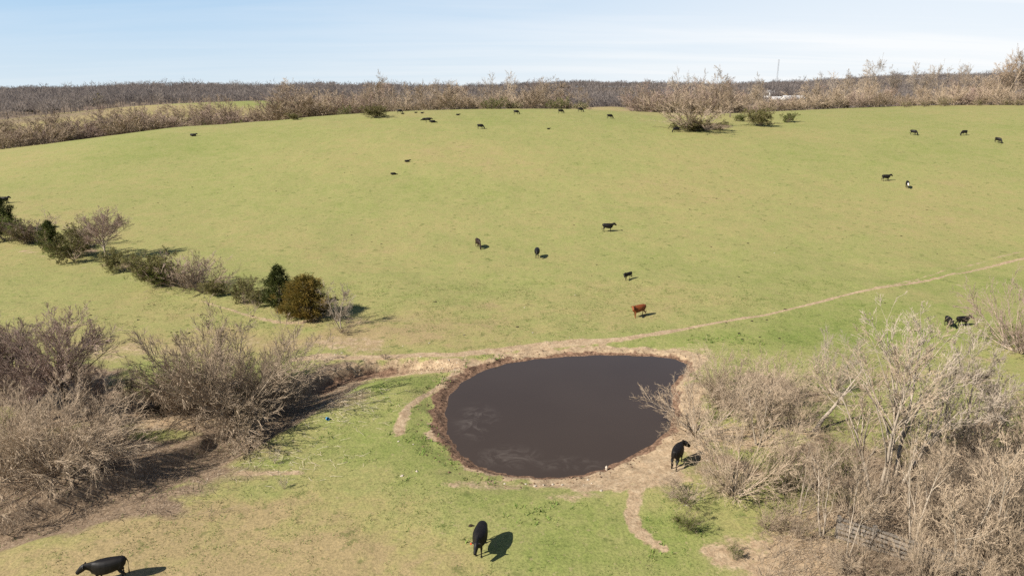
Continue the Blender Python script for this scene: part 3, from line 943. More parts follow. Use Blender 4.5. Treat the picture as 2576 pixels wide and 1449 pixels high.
T('shrub_arching', -5, 1205, 1005, 'low arching bare thicket spilling down beside the sprawling tangle', 'shrub', bark=M_bark_tan, twig=M_twig_tan, rz=2.0, wide=0.75)
T('shrub_arching', 262, 1125, 1045, 'bare arching shrub with long limbs reaching over the dirt wallow', 'shrub', bark=M_bark_tan, twig=M_twig_tan, rz=4.1, wide=0.55)
T('shrub_dome', 592, 1036, 805, 'broad dome-shaped bare thicket on the gully bank, the largest of its clump', 'shrub', bark=M_bark_tan, twig=M_twig_tan, rz=1.1, wide=0.9)
T('shrub_dome', 668, 1012, 862, 'bare domed thicket at the pond end of the clump', 'shrub', bark=M_bark_tan, twig=M_twig_tan, rz=2.2, wide=.5)
T('shrub_dome', 495, 1018, 850, 'bare domed thicket shading the red dirt wallow', 'shrub', bark=M_bark_tan, twig=M_twig_tan, rz=3.9, wide=0.72)
T('shrub_leafy_b', 325, 1015, 925, 'thin bare shrub with green undergrowth beneath the round-crowned tree', 'shrub', twig=M_twig_brown, leaf=M_leaf_olive, wide=0.5)
T('shrub_round_b', 45, 1020, 865, 'dense brown bare shrub behind the leaning forked tree', 'shrub', twig=M_twig_mauve, wide=0.85)
T('shrub_round_b', 240, 1030, 900, 'brown bare shrub tucked behind the round-crowned tree trunk', 'shrub', twig=M_twig_mauve, wide=0.7)
T('shrub_thin', 395, 1035, 970, 'small drooping bare shrub at the dirt wallow', 'shrub', twig=M_twig_brown, wide=1.4)
T('shrub_thin', 20, 1340, 1270, 'small brown dead shrub in the corner of the near grass', 'shrub', twig=M_twig_brown, wide=1.5)
T('shrub_thin', 970, 905, 882, 'tiny dark twiggy bush on the lip of the eroded gully bank', 'shrub', twig=M_twig_brown, wide=1.3)
T('shrub_thin', 860, 838, 800, 'low dark bush at the foot of the pale little bare tree', 'shrub', twig=M_twig_brown, wide=1.5)
for _u, _v in ((715, 1230), (690, 1165), (745, 1010)):
    T('shrub_thin', _u, _v, _v - 36, 'wispy dead weed clump standing on the grassy gully slope', 'weed', name='weed_clump', group='dead weed clumps on the gully slope', twig=M_straw, wide=.7)

# ------------------------------------------------------------------ the diagonal hedgerow
T('cedar_b', 8, 585, 492, 'dark cedar at the far end of the diagonal hedgerow')
T('mid_shrub_green', 20, 605, 545, 'green-leaved shrub under the cedar at the hedgerow end', 'shrub', twig=M_twig_brown)
T('mid_shrub', 80, 610, 540, 'mauve bare shrub between the hedgerow end cedar and the slim cedar', 'shrub', twig=M_twig_mauve, wide=1.2)
T('mid_shrub_olive', 62, 612, 565, 'low olive shrub in front of the mauve bare shrub', 'shrub', twig=M_twig_brown)
T('mid_tree', 125, 600, 520, 'faint bare sapling rising behind the slim dark cedar', twig=M_twig_mauve)
T('cedar_b', 131, 630, 556, 'slim dark green cedar in the middle of the hedgerow', wide=.95)
T('mid_shrub_olive', 186, 652, 565, 'tall olive-green hedgerow shrub beside the slim dark cedar', 'shrub', twig=M_twig_brown, wide=.8)
T('mid_shrub_green', 165, 645, 600, 'low leafy green shrub at the foot of the tall olive shrub', 'shrub', twig=M_twig_brown)
T('mid_shrub', 228, 620, 560, 'mauve bare shrub behind the white-trunked hedgerow tree', 'shrub', twig=M_twig_mauve, wide=1.1)
T('tree_round', 268, 655, 522, 'bare hedgerow tree with pale trunk and fine mauve twigs', bark=M_bark_pale, twig=M_twig_mauve, wide=1.05)
T('mid_shrub_olive', 306, 682, 628, 'rounded olive shrub to the pond side of the pale-trunked hedgerow tree', 'shrub', twig=M_twig_brown)
T('mid_shrub', 355, 690, 645, 'small bare brown shrub filling a gap in the hedgerow', 'shrub', twig=M_twig_brown)
T('mid_shrub_olive', 392, 712, 632, 'large olive hedgerow shrub with green leaves low down', 'shrub', twig=M_twig_brown)
T('mid_shrub_green', 412, 716, 665, 'bright green leafy patch in front of the large olive shrub', 'shrub', twig=M_twig_brown)
T('mid_shrub', 465, 722, 632, 'large bare mauve-topped hedgerow shrub', 'shrub', twig=M_twig_mauve, wide=1.2)
T('mid_shrub', 515, 735, 640, 'bare brown hedgerow shrub casting a shadow on the grass', 'shrub', twig=M_twig_brown)
T('mid_shrub_olive', 540, 742, 700, 'low dark shrub at the end of the long hedgerow clump', 'shrub', twig=M_twig_brown)
T('mid_shrub_olive', 610, 755, 700, 'sparse olive shrub standing apart before the last cedars', 'shrub', twig=M_twig_brown, wide=.8)
T('mid_shrub_olive', 650, 765, 725, 'low olive shrub leaning on the pointed cedar', 'shrub', twig=M_twig_brown)
T('cedar_a', 705, 775, 668, 'pointed dark green cedar with a short pale trunk', wide=1.1)
T('cedar_round', 772, 797, 694, 'rounded olive-bronze cedar beside the pointed green cedar', wide=1.25)
T('tree_small', 858, 826, 700, 'small pale grey bare tree at the pond end of the hedgerow', bark=M_bark_pale, twig=M_twig_grey)
T('shrub_thin', 845, 806, 745, 'grey bare bush between the bronze cedar and the small pale tree', 'shrub', twig=M_twig_grey, wide=1.3)

# ------------------------------------------------------------------ the east thicket
G_E = 'bare brush of the thicket by the plank fence'
T('shrub_round_a', 1752, 1092, 935, 'pale bare bush fanning out over the pond water', 'shrub', bark=M_bark_pale, twig=M_twig_tan, rz=.2, wide=0.85)
T('shrub_round_a', 1850, 1245, 1020, 'large multi-stemmed bare shrub between the cow and the thicket', 'shrub', bark=M_bark_tan, twig=M_twig_tan, rz=2.0, wide=0.6)
T('tree_small', 1908, 1120, 930, 'slim bare tree with pale trunk behind the multi-stemmed shrub', bark=M_bark_pale, twig=M_twig_tan)
T('tree_leaning', 2045, 1085, 880, 'thick dead pale trunk leaning over the thicket', bark=M_bark_pale, twig=M_twig_grey, rz=.25)
T('tree_pale', 2205, 1268, 815, 'tall pale bare tree with straight stem, first of the thicket twins', bark=M_bark_pale, twig=M_twig_tan, rz=.5, tilt=-.06, tilt_az=1.57)
T('tree_pale', 2240, 1240, 768, 'tall pale bare tree with thick leaning bole, second of the thicket twins', bark=M_bark_pale, twig=M_twig_grey, rz=3.3, tilt=.07, tilt_az=1.57)
T('tree_upright_b', 2472, 1200, 830, 'forked pale bare tree standing by the thicket edge', bark=M_bark_pale, twig=M_twig_grey, rz=1.3, wide=1.0)
T('tree_small', 2070, 1350, 1090, 'crooked yellowish bare tree beside the fence end', bark=M_bark_pale, twig=M_twig_tan, rz=.9, wide=.8)
T('tree_small', 2385, 1452, 1130, 'crooked bare tree growing through the plank fence', bark=M_bark_pale, twig=M_twig_tan, rz=2.9, wide=.8)
T('tree_upright_b', 2350, 1110, 850, 'slender bare tree behind the twin pale trees', bark=M_bark_pale, twig=M_twig_grey, wide=.6)
T('tree_upright_b', 2560, 1240, 880, 'slender upright bare tree past the forked pale tree', bark=M_bark_pale, twig=M_twig_tan, wide=.7, rz=4.2)
T('shrub_round_a', 1960, 1000, 885, 'wide pale bare bush at the top of the thicket', 'shrub', twig=M_twig_tan, wide=0.8)
T('shrub_round_a', 1850, 1030, 885, 'pale bare bush behind the pond fan bush', 'shrub', twig=M_twig_tan, wide=0.9)
T('shrub_round_b', 2090, 990, 835, 'grey bare bush rising behind the leaning dead trunk', 'shrub', twig=M_twig_grey, wide=0.8)
T('shrub_round_a', 2562, 885, 690, 'rounded russet bare bush on the far side of the pond meadow', 'shrub', twig=M_twig_mauve, wide=0.7)
T('shrub_leafy_b', 2575, 880, 790, 'dark shrub with green leaves beside the rounded russet bush', 'shrub', twig=M_twig_brown)
T('shrub_thin', 2440, 962, 918, 'low reddish twiggy bush on bare soil behind the thicket', 'shrub', twig=M_twig_mauve, wide=1.8)
T('shrub_leafy_a', 1735, 1330, 1270, 'dark green leafy bush at the front corner of the thicket', 'shrub', twig=M_twig_brown, wide=1.2)
T('shrub_leafy_a', 1845, 1405, 1368, 'small dark leafy bush on the grass by the cattle track', 'shrub', twig=M_twig_brown, wide=1.1)
T('shrub_thin', 1735, 1265, 1180, 'low twiggy bush leaning over the green patch', 'shrub', twig=M_twig_tan, wide=1.6)
for _i, (_p, _u, _v, _t, _w, _lab) in enumerate([
        ('shrub_round_b', 1900, 1075, 920, 1.2, 'pale tan bare brush on the soil behind the slim pale-trunked tree'),
        ('shrub_round_b', 1995, 1085, 930, 1.1, 'tan bare brush at the foot of the leaning dead trunk'),
        ('shrub_round_b', 1800, 1015, 885, 1.2, 'tan bare brush on the shore beside the pond fan bush'),
        ('shrub_round_b', 1975, 1180, 1040, 1, 'tan bare brush between the multi-stemmed shrub and the leaning dead trunk'),
        ('shrub_leafy_b', 1965, 1240, 1120, 1, 'bare brush with green leaves low down next to the multi-stemmed shrub'),
        ('shrub_leafy_b', 2100, 1200, 1090, 1, 'bare brush with green leaves low down beside the twin pale trees'),
        ('shrub_round_a', 2150, 1310, 1110, .8, 'wide tan bare brush between the crooked yellowish tree and the twin pale trees'),
        ('shrub_round_b', 2330, 1340, 1150, 1.0, 'tan bare brush behind the middle of the plank fence'),
        ('shrub_arching', 2420, 1300, 1110, .9, 'arching tan bare brush below the forked pale tree'),
        ('shrub_round_a', 2540, 1290, 1050, .9, 'wide brown bare brush past the forked pale tree'),
        ('shrub_round_b', 2470, 1390, 1180, 1.0, 'tan bare brush behind the far end of the plank fence'),
        ('shrub_arching', 2560, 1430, 1190, .9, 'arching tan bare brush beyond the end of the plank fence'),
        ('shrub_thin', 2225, 1440, 1360, 1.6, 'brown bare brush against the front of the plank fence'),
        ('shrub_thin', 2130, 1445, 1350, 1.5, 'low tan twigs on the bare soil before the fence end'),
        ('shrub_round_b', 2330, 1470, 1290, 1, 'tan bare brush in front of the crooked tree at the plank fence'),
        ('shrub_round_a', 2600, 1180, 960, .9, 'wide brown bare brush at the outer side of the forked pale tree'),
        ('shrub_thin', 2010, 1350, 1260, 1.4, 'low tan twigs beside the crooked yellowish tree'),
        ('shrub_round_b', 2450, 1490, 1300, 1, 'tan bare brush along the front of the far fence end'),
        ('shrub_thin', 2420, 1120, 1020, 1.3, 'low brown twigs behind the forked pale tree'),
        ('shrub_thin', 2280, 1080, 990, 1.4, 'low tan twigs on the grass behind the twin pale trees'),
        ('shrub_thin', 1930, 1330, 1240, 1.3, 'low brown twigs in front of the multi-stemmed shrub')]):
    T(_p, _u, _v, _t, _lab, 'shrub', name='brush', group='brush of the thicket by the plank fence', twig=M_twig_brown if 'brown' in _lab else M_twig_tan, wide=_w * .72)
for _u, _v, _t, _lab in ((2300, 1400, 1020, 'thin pale sapling right behind the plank fence'), (2560, 1340, 900, 'tallest thin pale sapling past the forked pale tree'),
                         (2130, 1400, 1150, 'thin pale sapling in front of the fence end'), (2500, 1449, 1050, 'thin pale sapling at the far end of the plank fence'),
                         (2410, 1240, 960, 'thin pale sapling between the twin pale trees and the forked tree'), (2010, 1290, 1080, 'thin pale sapling below the leaning dead trunk')):
    T('tree_small', _u, _v, _t, _lab, 'tree', name='sapling', group='saplings in the thicket brush', bark=M_bark_pale, twig=M_twig_tan, wide=.55)

# ------------------------------------------------------------------ island clump on the hill
T('mid_shrub', 1745, 327, 240, 'spreading grey bare thicket of the island clump on the hill', 'shrub', twig=M_twig_tan, wide=1.75)
T('mid_shrub_olive', 1775, 328, 300, 'low dark undergrowth at the foot of the island clump', 'shrub', twig=M_twig_brown, wide=2)
T('mid_shrub_olive', 1725, 330, 308, 'low olive undergrowth on the west foot of the island clump', 'shrub', twig=M_twig_brown, wide=2)
T('far_tree_1', 1836, 296, 202, 'bare tree with heavy dark trunks behind the island thicket', bark=M_bark_dark, twig=M_twig_brown, wide=.75)
T('far_tree_3', 1822, 292, 212, 'second bare tree with a dark trunk behind the island thicket', bark=M_bark_dark, twig=M_twig_brown, wide=.6)
T('mid_shrub_olive', 1910, 317, 272, 'domed olive-brown shrub beside the island clump', 'shrub', twig=M_twig_tan, wide=1.15)
T('mid_shrub_green', 1982, 308, 283, 'small round green bush alone on the hilltop', 'shrub', twig=M_twig_brown, wide=1.0)
T('mid_shrub_green', 1860, 306, 288, 'tiny green bush between the island trees and the domed shrub', 'shrub', twig=M_twig_brown)
T('mid_shrub_green', 945, 296, 264, 'dark green domed bush at the crest hedgerow foot', 'shrub', twig=M_twig_brown, wide=1.5, leaf=M_leaf_olive)
T('mid_shrub_green', 741, 302, 284, 'small brown-green bush at the hedgerow where the crest bends', 'shrub', twig=M_twig_brown, wide=1.2, leaf=M_leaf_olive)

# ------------------------------------------------------------------ hedgerow beyond the crest


def crest_trees():
    rr = random.Random(5)
    words = {M_twig_tan.name: 'tan', M_twig_brown.name: 'brown', M_twig_grey.name: 'grey', M_twig_mauve.name: 'russet'}
    twigs = [M_twig_tan, M_twig_tan, M_twig_brown, M_twig_tan, M_twig_mauve]

    def row(u0, u1, n, dist, tops, label, grp, protos, name, cat, wide=(.8, 1.1), bark=M_bark_tan, tw=None, leaf=None):
        for k in range(n):
            u = u0 + (u1 - u0) * (k + rr.uniform(.1, .9)) / n
            d = (dist(u) if callable(dist) else dist) + rr.uniform(-6, 6)
            P = at_dist(u, d)
            vt = (tops(u) if callable(tops) else tops) + rr.gauss(0, 11) + 9 * math.sin(u / 33 + 1) + 8 * math.sin(u / 71)
            vt = max(vt, (tops(u) if callable(tops) else tops) - 14)
            if 1915 < u < 2030 and d > 262: vt = max(vt, 244)      # the barns show through this dip
            h = max(height_to(P, vt), 2.5)
            tk = tw or rr.choice(twigs)
            lab, gp = label, grp
            if tw is None and 'bare' in label:
                lab = label.replace('bare', 'bare ' + words[tk.name]); gp = grp + ', ' + words[tk.name]
            plant(rr.choice(protos), P, h, lab, cat, name, gp, bark, tk, rr.uniform(0, 6.28), rr.uniform(*wide), leaf)

    FT = ['far_tree_%d' % k for k in range(6)]; FS = ['far_shrub_%d' % k for k in range(4)]
    # centre
    row(700, 1480, 36, 276, lambda u: 214 + 10 * math.sin(u / 60), 'bare tree in the hedgerow behind the middle of the crest', 'crest hedgerow trees, middle', FT, 'hedgerow_tree', 'tree', (.95, 1.3))
    row(930, 1060, 5, 292, 184, 'tall thin bare tree standing above the middle hedgerow', 'tall trees above the middle hedgerow', FT, 'hedgerow_tree', 'tree', (.6, .8), tw=M_twig_grey)
    row(1215, 1310, 4, 292, 184, 'tall grey bare tree above the hedgerow behind the grazing cows', 'tall trees behind the grazing cows', FT, 'hedgerow_tree', 'tree', (.6, .8), tw=M_twig_grey)
    row(700, 1480, 44, 264, lambda u: 238 + 7 * math.sin(u / 37), 'bare shrub along the middle crest hedgerow', 'crest hedgerow shrubs, middle', FS, 'hedgerow_shrub', 'shrub', (1, 1.4))
    row(1215, 1310, 4, 258, 258, 'dark green juniper-like shrub in the hedgerow behind the grazing cows', 'green hedgerow shrubs, middle', ['far_shrub_dark'], 'hedgerow_shrub', 'shrub', (1, 1.3))
    row(1380, 1475, 5, 258, 250, 'dark green shrub at the open end of the middle hedgerow', 'green hedgerow shrubs, gap end', ['far_shrub_dark'], 'hedgerow_shrub', 'shrub', (1, 1.3))
    row(840, 880, 2, 250, 272, 'green shrub west of the dark domed bush', 'green hedgerow shrubs by the domed bush', ['far_shrub_dark'], 'hedgerow_shrub', 'shrub', (.8, 1))
    # east
    row(1590, 2576, 46, 290, lambda u: 208 - 24 * sstep(2200, 2576, u) + 8 * math.sin(u / 50), 'bare tree in the hedgerow behind the east half of the crest', 'crest hedgerow trees, east', FT, 'hedgerow_tree', 'tree', (.95, 1.3))
    row(1680, 2200, 12, 315, 178, 'tall sparse bare tree rising above the east hedgerow', 'tall trees above the east hedgerow', FT, 'hedgerow_tree', 'tree', (.65, .85), tw=M_twig_grey, bark=M_bark_pale)
    row(2200, 2300, 3, 300, 150, 'tall forked bare tree standing against the sky above the east hedgerow', 'tall forked trees against the sky', FT, 'hedgerow_tree', 'tree', (.7, .85), tw=M_twig_grey, bark=M_bark_pale)
    row(2310, 2500, 7, 300, 165, 'tall bare tree near the high east end of the hedgerow', 'tall trees near the high east end', FT, 'hedgerow_tree', 'tree', (.7, .9), tw=M_twig_grey, bark=M_bark_tan)
    row(2490, 2600, 4, 278, 122, 'tallest bare tree with heavy crown at the east end of the hedgerow', 'tallest trees at the east end', FT, 'hedgerow_tree', 'tree', (.8, 1), tw=M_twig_brown)
    row(1590, 2600, 60, 268, lambda u: 234 - 16 * sstep(2200, 2576, u), 'bare shrub along the east crest hedgerow', 'crest hedgerow shrubs, east', FS, 'hedgerow_shrub', 'shrub', (1, 1.4), tw=None)
    row(2250, 2600, 6, 256, 255, 'olive shrub low in the east crest hedgerow', 'olive hedgerow shrubs, east', ['far_shrub_green'], 'hedgerow_shrub', 'shrub', (1, 1.3))
    row(1900, 1960, 2, 262, 262, 'olive shrub in the hedgerow behind the domed island shrub', 'olive hedgerow shrubs, island', ['far_shrub_green'], 'hedgerow_shrub', 'shrub', (1, 1.3))
    # west slope
    wd = lambda u: 205 + 60 * max(0, min(1, u / 700))
    row(-30, 700, 40, lambda u: wd(u) + 14, lambda u: 290 - 48 * u / 700 + 8 * math.sin(u / 45), 'bare tree in the hedgerow down the west shoulder of the hill', 'west shoulder hedgerow trees', FT, 'hedgerow_tree', 'tree', (.95,1.3))
    row(-30, 700, 48, lambda u: wd(u) + 4, lambda u: 316 - 52 * u / 700, 'bare shrub in the hedgerow down the west shoulder', 'west shoulder hedgerow shrubs', FS, 'hedgerow_shrub', 'shrub', (1.1,1.5), tw=None)
    for u, t in ((200, 338), (385, 322), (462, 292), (520, 300), (590, 298)):
        row(u - 6, u + 6, 1, lambda q: wd(q) - 2, t, 'green-leaved shrub in the west shoulder hedgerow', 'green shrubs, west shoulder', ['far_shrub_dark' if u != 462 else 'far_shrub_green'], 'hedgerow_shrub', 'shrub', (1, 1.3))
    # trees of the valley behind the spur
    row(520, 600, 5, 400, 240, 'dark-trunked bare tree on the green field edge beyond the hedgerow', 'trees at the green field edge', FT, 'field_tree', 'tree', (.5, .7), bark=M_bark_dark)


crest_trees()
for u, d, t in ((250, 560, 236), (258, 575, 243), (240, 570, 247)):
    P = at_dist(u, d); plant('far_tree_yellow', P, max(height_to(P, t), 5), 'tree in fresh yellow-green leaf at the edge of the far wood', 'tree', 'budding_tree', 'budding trees at the far wood', M_bark_dark, M_twig_tan, wide=.9)
for k in range(9):
    P = at_dist(38 + k * 12.5 + random.uniform(-4, 4), 560 + random.uniform(-15, 15))
    plant('cedar_a', P, max(height_to(P, 262 + random.uniform(-5, 5)), 6), 'dark conifer standing in the far western wood', 'tree', 'conifer', 'conifers in the far wood', wide=1.1)

# ------------------------------------------------------------------ the far wood (one mass)


def far_wood():
    rs = np.random.default_rng(77)
    n = 15500
    y = rs.uniform(430, 1850, n)
    x = rs.uniform(-1, 1, n) * (y * 0.80 + 30)
    w = sstep(430, 500, y + 90 * vnoise(x, y, 120)) * sstep(80, 110, np.hypot(x + 175, y - 470)) * sstep(38, 60, np.hypot(x - 65, y - 445))
    w *= (np.hypot(x - 285, y - 660) > 55) & (np.hypot(x - 240, y - 610) > 25)
    w *= sstep(-.8, -.55, vnoise(x, y, 210))
    keep = rs.random(n) < w
    x, y = x[keep], y[keep]
    z = ground_z(x, y)
    n = len(x)
    H = rs.uniform(8, 16, n) * (0.95 + .35 * vnoise(x, y, 45)) * np.where(rs.random(n) < .06, 1.3, 1)
    tint = np.clip(.5 + .28 * rs.normal(0, 1, n) + .25 * vnoise(x, y, 70), 0, 1)
    nb = np.where(y < 850, 56, 36)
    par = np.repeat(np.arange(n), nb)
    m = len(par)
    # crown: upward-fanning branches inside a rounded envelope
    az = rs.random(m) * 2 * np.pi
    el = rs.uniform(.35, 1.35, m)
    d = np.c_[np.cos(az) * np.cos(el), np.sin(az) * np.cos(el), np.sin(el)]
    cr = H[par] * .33 * np.sqrt(rs.random(m))
    t = rs.uniform(.30, .78, m) * (1 - .12 * (cr / (H[par] * .33)) ** 2)
    L_ = H[par] * rs.uniform(.14, .26, m)
    S = np.c_[x[par] + np.cos(az) * cr, y[par] + np.sin(az) * cr, z[par] + H[par] * t]
    E = S + d * L_[:, None]
    side = unit(np.cross(d, rs.normal(0, 1, d.shape))) * (0.10 + 0.00018 * y[par])[:, None]
    V1 = np.stack([S - side, S + side, E], 1).reshape(-1, 3)
    tr = np.c_[x, y, z - .3]; top = np.c_[x, y, z + H * .75]
    V2 = []
    for a in (0, 1):
        s_ = np.zeros((n, 3)); s_[:, a] = 0.24
        V2.append(np.stack([tr - s_, tr + s_, top], 1).reshape(-1, 3))
    V = np.concatenate([V1] + V2)
    tv = np.concatenate([np.repeat(tint[par], 3), np.repeat(tint, 3), np.repeat(tint, 3)])
    me = mesh_np('far_wood', V, np.arange(len(V)).reshape(-1, 3), M_wood_far)
    a_ = me.attributes.new('tint', 'FLOAT', 'POINT'); a_.data.foreach_set('value', tv.astype(np.float32))
    obj('far_wood', me, None, 'grey-brown leafless wood covering the distant hills', 'wood', kind='stuff')


far_wood()

# ------------------------------------------------------------------ far buildings, mast, poles


def barn(name, u, d, Lx, Wy, hw, hr, rz, label, doors):
    P = at_dist(u, d)
    e = obj(name, None, None, label, 'barn', loc=P); e.rotation_euler = (0, 0, rz)
    bm = bmesh.new(); box(bm, -Lx / 2, Lx / 2, -Wy / 2, Wy / 2, -1.5, hw)
    vs = [bm.verts.new((sx_ * Lx / 2, yy, zz)) for sx_ in (-1, 1) for yy, zz in ((-Wy / 2, hw + .01), (Wy / 2, hw + .01), (0, hr - .1))]
    bm.faces.new(vs[:3]); bm.faces.new(vs[3:])
    bm_obj('wall', bm, M_barn_wall, e)
    for s in (-1, 1):
        bm = bmesh.new()
        ln = math.hypot(Wy / 2 + .5, hr - hw); an = math.atan2(hr - hw, Wy / 2 + .5)
        box(bm, -Lx / 2 - .5, Lx / 2 + .5, -ln, 0, 0, .15, Matrix.Translation((0, 0, hr)) @ Matrix.Rotation(math.pi if s > 0 else 0, 4, 'Z') @ Matrix.Rotation(an, 4, 'X'))
        bm_obj('roof_slope', bm, M_barn_roof, e)
    for k in range(doors):
        bm = bmesh.new(); xx = -Lx / 2 + Lx * (k + .5) / doors
        box(bm, xx - 1.2, xx + 1.2, -Wy / 2 - .06, -Wy / 2 + .02, 0, hw * .75); bm_obj('doorway_panel', bm, M_dark, e)  # flat panel on the wall, doorway darkness is in its colour


barn('barn', 1995, 640, 20, 11, 4.5, 7.5, R(8), 'long white metal barn far beyond the east hedgerow', 3)
barn('barn', 1958, 655, 13, 9, 3.6, 6, R(-4), 'smaller pale shed beside the long white barn', 2)
barn('farmhouse', 1940, 820, 14, 10, 4.5, 7.5, R(20), 'pale building on the rise behind the white barns', 3)

Pm = at_dist(1948, 1200)
hm = height_to(Pm, 150)
mast = obj('lattice_mast', None, None, 'thin steel lattice mast on the eastern skyline', 'mast', loc=Pm)
for k in range(3):
    a = k * 2.094
    bm = bmesh.new()
    box(bm, -.11, .11, -.11, .11, 0, hm, Matrix.Translation((1.0 * math.cos(a), 1.0 * math.sin(a), 0)))
    bm_obj('leg', bm, M_steel, mast)
bm = bmesh.new()
for k in range(26):
    z0, z1 = hm * k / 26, hm * (k + 1) / 26
    for s in range(3):
        a, b_ = (s + k) * 2.094, (s + k + 1) * 2.094
        p, q = Vector((math.cos(a), math.sin(a), z0)), Vector((math.cos(b_), math.sin(b_), z1))
        dd = q - p
        M = Matrix.Translation(p) @ dd.to_track_quat('Z', 'Y').to_matrix().to_4x4()
        box(bm, -.05, .05, -.05, .05, 0, dd.length, M)
bm_obj('bracing', bm, M_steel, mast)

for u, v_t, d in ((336, 256, 372), (362, 258, 384)):
    P = at_dist(u, d)
    e = obj('utility_pole', None, None, 'wooden utility pole on the tan field before the far wood', 'pole', 'utility poles on the tan field', loc=P)
    h = max(height_to(P, v_t), 5)
    bm = bmesh.new(); bmesh.ops.create_cone(bm, cap_ends=True, segments=8, radius1=.2, radius2=.13, depth=h + .5, matrix=Matrix.Translation((0, 0, h / 2 - .25))); bm_obj('post', bm, M_bark_pale, e)
    bm = bmesh.new(); box(bm, -1.1, 1.1, -.07 - .18, .07 - .18, h - .7, h - .52); bm_obj('crossarm', bm, M_bark_pale, e)

# ------------------------------------------------------------------ plank fence in the thicket
A, B_ = at(2104, 1352), at(2500, 1480)
fence = obj('plank_fence', None, None, 'weathered grey plank fence half swallowed by the thicket', 'fence', loc=A)
seg = (B_ - A); nL = 4
rr = random.Random(3)
for k in range(nL + 1):
    p = A + seg * k / nL; p.z = gz(p.x, p.y)
    bm = bmesh.new(); box(bm, -.08, .08, -.08, .08, -.4, 1.35 + rr.uniform(-.1, .1), Matrix.Translation(p - A) @ Matrix.Rotation(rr.uniform(-.06, .06), 4, 'X') @ Matrix.Rotation(rr.uniform(-.06, .06), 4, 'Y'))
    bm_obj('post', bm, M_plank, fence)
az = math.atan2(seg.y, seg.x)
for k in range(nL):
    p, q = A + seg * k / nL, A + seg * (k + 1) / nL
    p.z, q.z = gz(p.x, p.y), gz(q.x, q.y)
    for r_ in range(5):
        z0 = .18 + .25 * r_ + rr.uniform(-.05, .05); z1 = .18 + .25 * r_ + rr.uniform(-.08, .05)
        a, b2 = p + Vector((0, 0, z0)), q + Vector((0, 0, z1)); dd = b2 - a
        M = Matrix.Translation(a - A) @ dd.to_track_quat('X', 'Z').to_matrix().to_4x4()
        bm = bmesh.new(); box(bm, -.05, dd.length + .05, -.13, -.095, -.075, .075, M); bm_obj('plank', bm, M_plank, fence)

# ------------------------------------------------------------------ cattle


def loft(bm, rings, n=14, box_=1.0):
    """closed tube through rings (centre, half-width, half-height, tangent)"""
    prev = None; first = last = None
    for c, hw, hh, t in rings:
        t = Vector(t).normalized(); side = Vector((0, 0, 1)).cross(t)
        side = side.normalized() if side.length > .05 else Vector((0, 1, 0))
        upv = t.cross(side).normalized()
        vs = [bm.verts.new(Vector(c) + side * hw * math.copysign(abs(math.cos(a)) ** box_, math.cos(a)) + upv * hh * math.copysign(abs(math.sin(a)) ** box_, math.sin(a))) for a in [2 * math.pi * k / n for k in range(n)]]
        if prev:
            for k in range(n): bm.faces.new((prev[k], prev[(k + 1) % n], vs[(k + 1) % n], vs[k]))
        else: first = vs
        prev = last = vs
    bm.faces.new(first[::-1]); bm.faces.new(last)


def path_loft(bm, pts, n=12):
    """pts: (x,y,z,hw,hh)"""
    P = [Vector(p[:3]) for p in pts]; rings = []
    for k, p in enumerate(pts):
        t = P[min(k + 1, len(P) - 1)] - P[max(k - 1, 0)]
        rings.append((P[k], p[3], p[4], t))
    loft(bm, rings, n)


def torso(bm, dz=0.0, wide=1.0, deep=1.0):
    S = [(-1.00, 1.14, .09, .10), (-.95, 1.10, .19, .20), (-.84, 1.06, .27, .275), (-.62, 1.03, .31, .325), (-.32, .99, .37, .37), (.0, .965, .39, .40), (.28, .955, .355, .405),
         (.48, .96, .285, .39), (.64, .97, .21, .34), (.78, .98, .13, .24), (.84, .98, .06, .12)]
    loft(bm, [((x, 0, z + dz), w * wide, h * deep, (1, 0, 0)) for x, z, w, h in S], 20, .8)


def head_neck(bm, neck, head_dir, side=0.0, hs=1.0):
    """neck: list of (x,y,z,hw,hh); head continues from its last point along head_dir"""
    path_loft(bm, neck)
    p = Vector(neck[-1][:3]); d = Vector(head_dir).normalized()
    rings = []
    for s, w, h in ((-.10, .07, .08), (-.05, .12, .13), (.05, .145, .155), (.17, .135, .155), (.29, .11, .13), (.39, .095, .11), (.46, .09, .10), (.50, .06, .07)):
        rings.append((p + d * s * hs, w * hs, h * hs, d))
    loft(bm, rings, 12)
    sidev = Vector((0, 0, 1)).cross(d)
    sidev = sidev.normalized() if sidev.length > .05 else Vector((0, 1, 0))
    upv = d.cross(sidev).normalized()
    ears = []
    for s in (-1, 1):
        a = p + sidev * s * .10 * hs + upv * .05 * hs - d * .02
        tip = a + sidev * s * .20 * hs - upv * .03 * hs - d * .02
        mid = (a + tip) / 2
        path_loft(bm, [(*a, .03 * hs, .04 * hs), (*mid, .03 * hs, .07 * hs), (*tip, .015 * hs, .025 * hs)], 8)
        ears.append(tip)
    return p, d, ears


def leg_front(bm, y, x=.46, fwd=0.0, s=1.0):
    path_loft(bm, [(x, y * .85, .98, .13, .10), (x + .01, y, .74, .10, .085), (x + fwd * .3, y, .56, .078, .07), (x + fwd * .55, y, .42, .062, .058), (x + fwd * .7, y, .34, .05, .045),
                   (x + fwd * .85, y, .16, .042, .04), (x + fwd * .95, y, .09, .055, .052), (x + fwd + .02, y, .0, .065, .062)], 10)


def leg_hind(bm, y, x=-.70, fwd=0.0):
    path_loft(bm, [(x + .02, y * .7, 1.06, .24, .14), (x + .04, y * .95, .82, .19, .13), (x + .02, y, .64, .125, .09), (x - .10 + fwd * .4, y, .50, .075, .062), (x - .13 + fwd * .6, y, .42, .06, .052),
                   (x - .10 + fwd * .85, y, .22, .045, .042), (x - .08 + fwd * .95, y, .10, .055, .052), (x - .05 + fwd, y, .0, .065, .062)], 10)


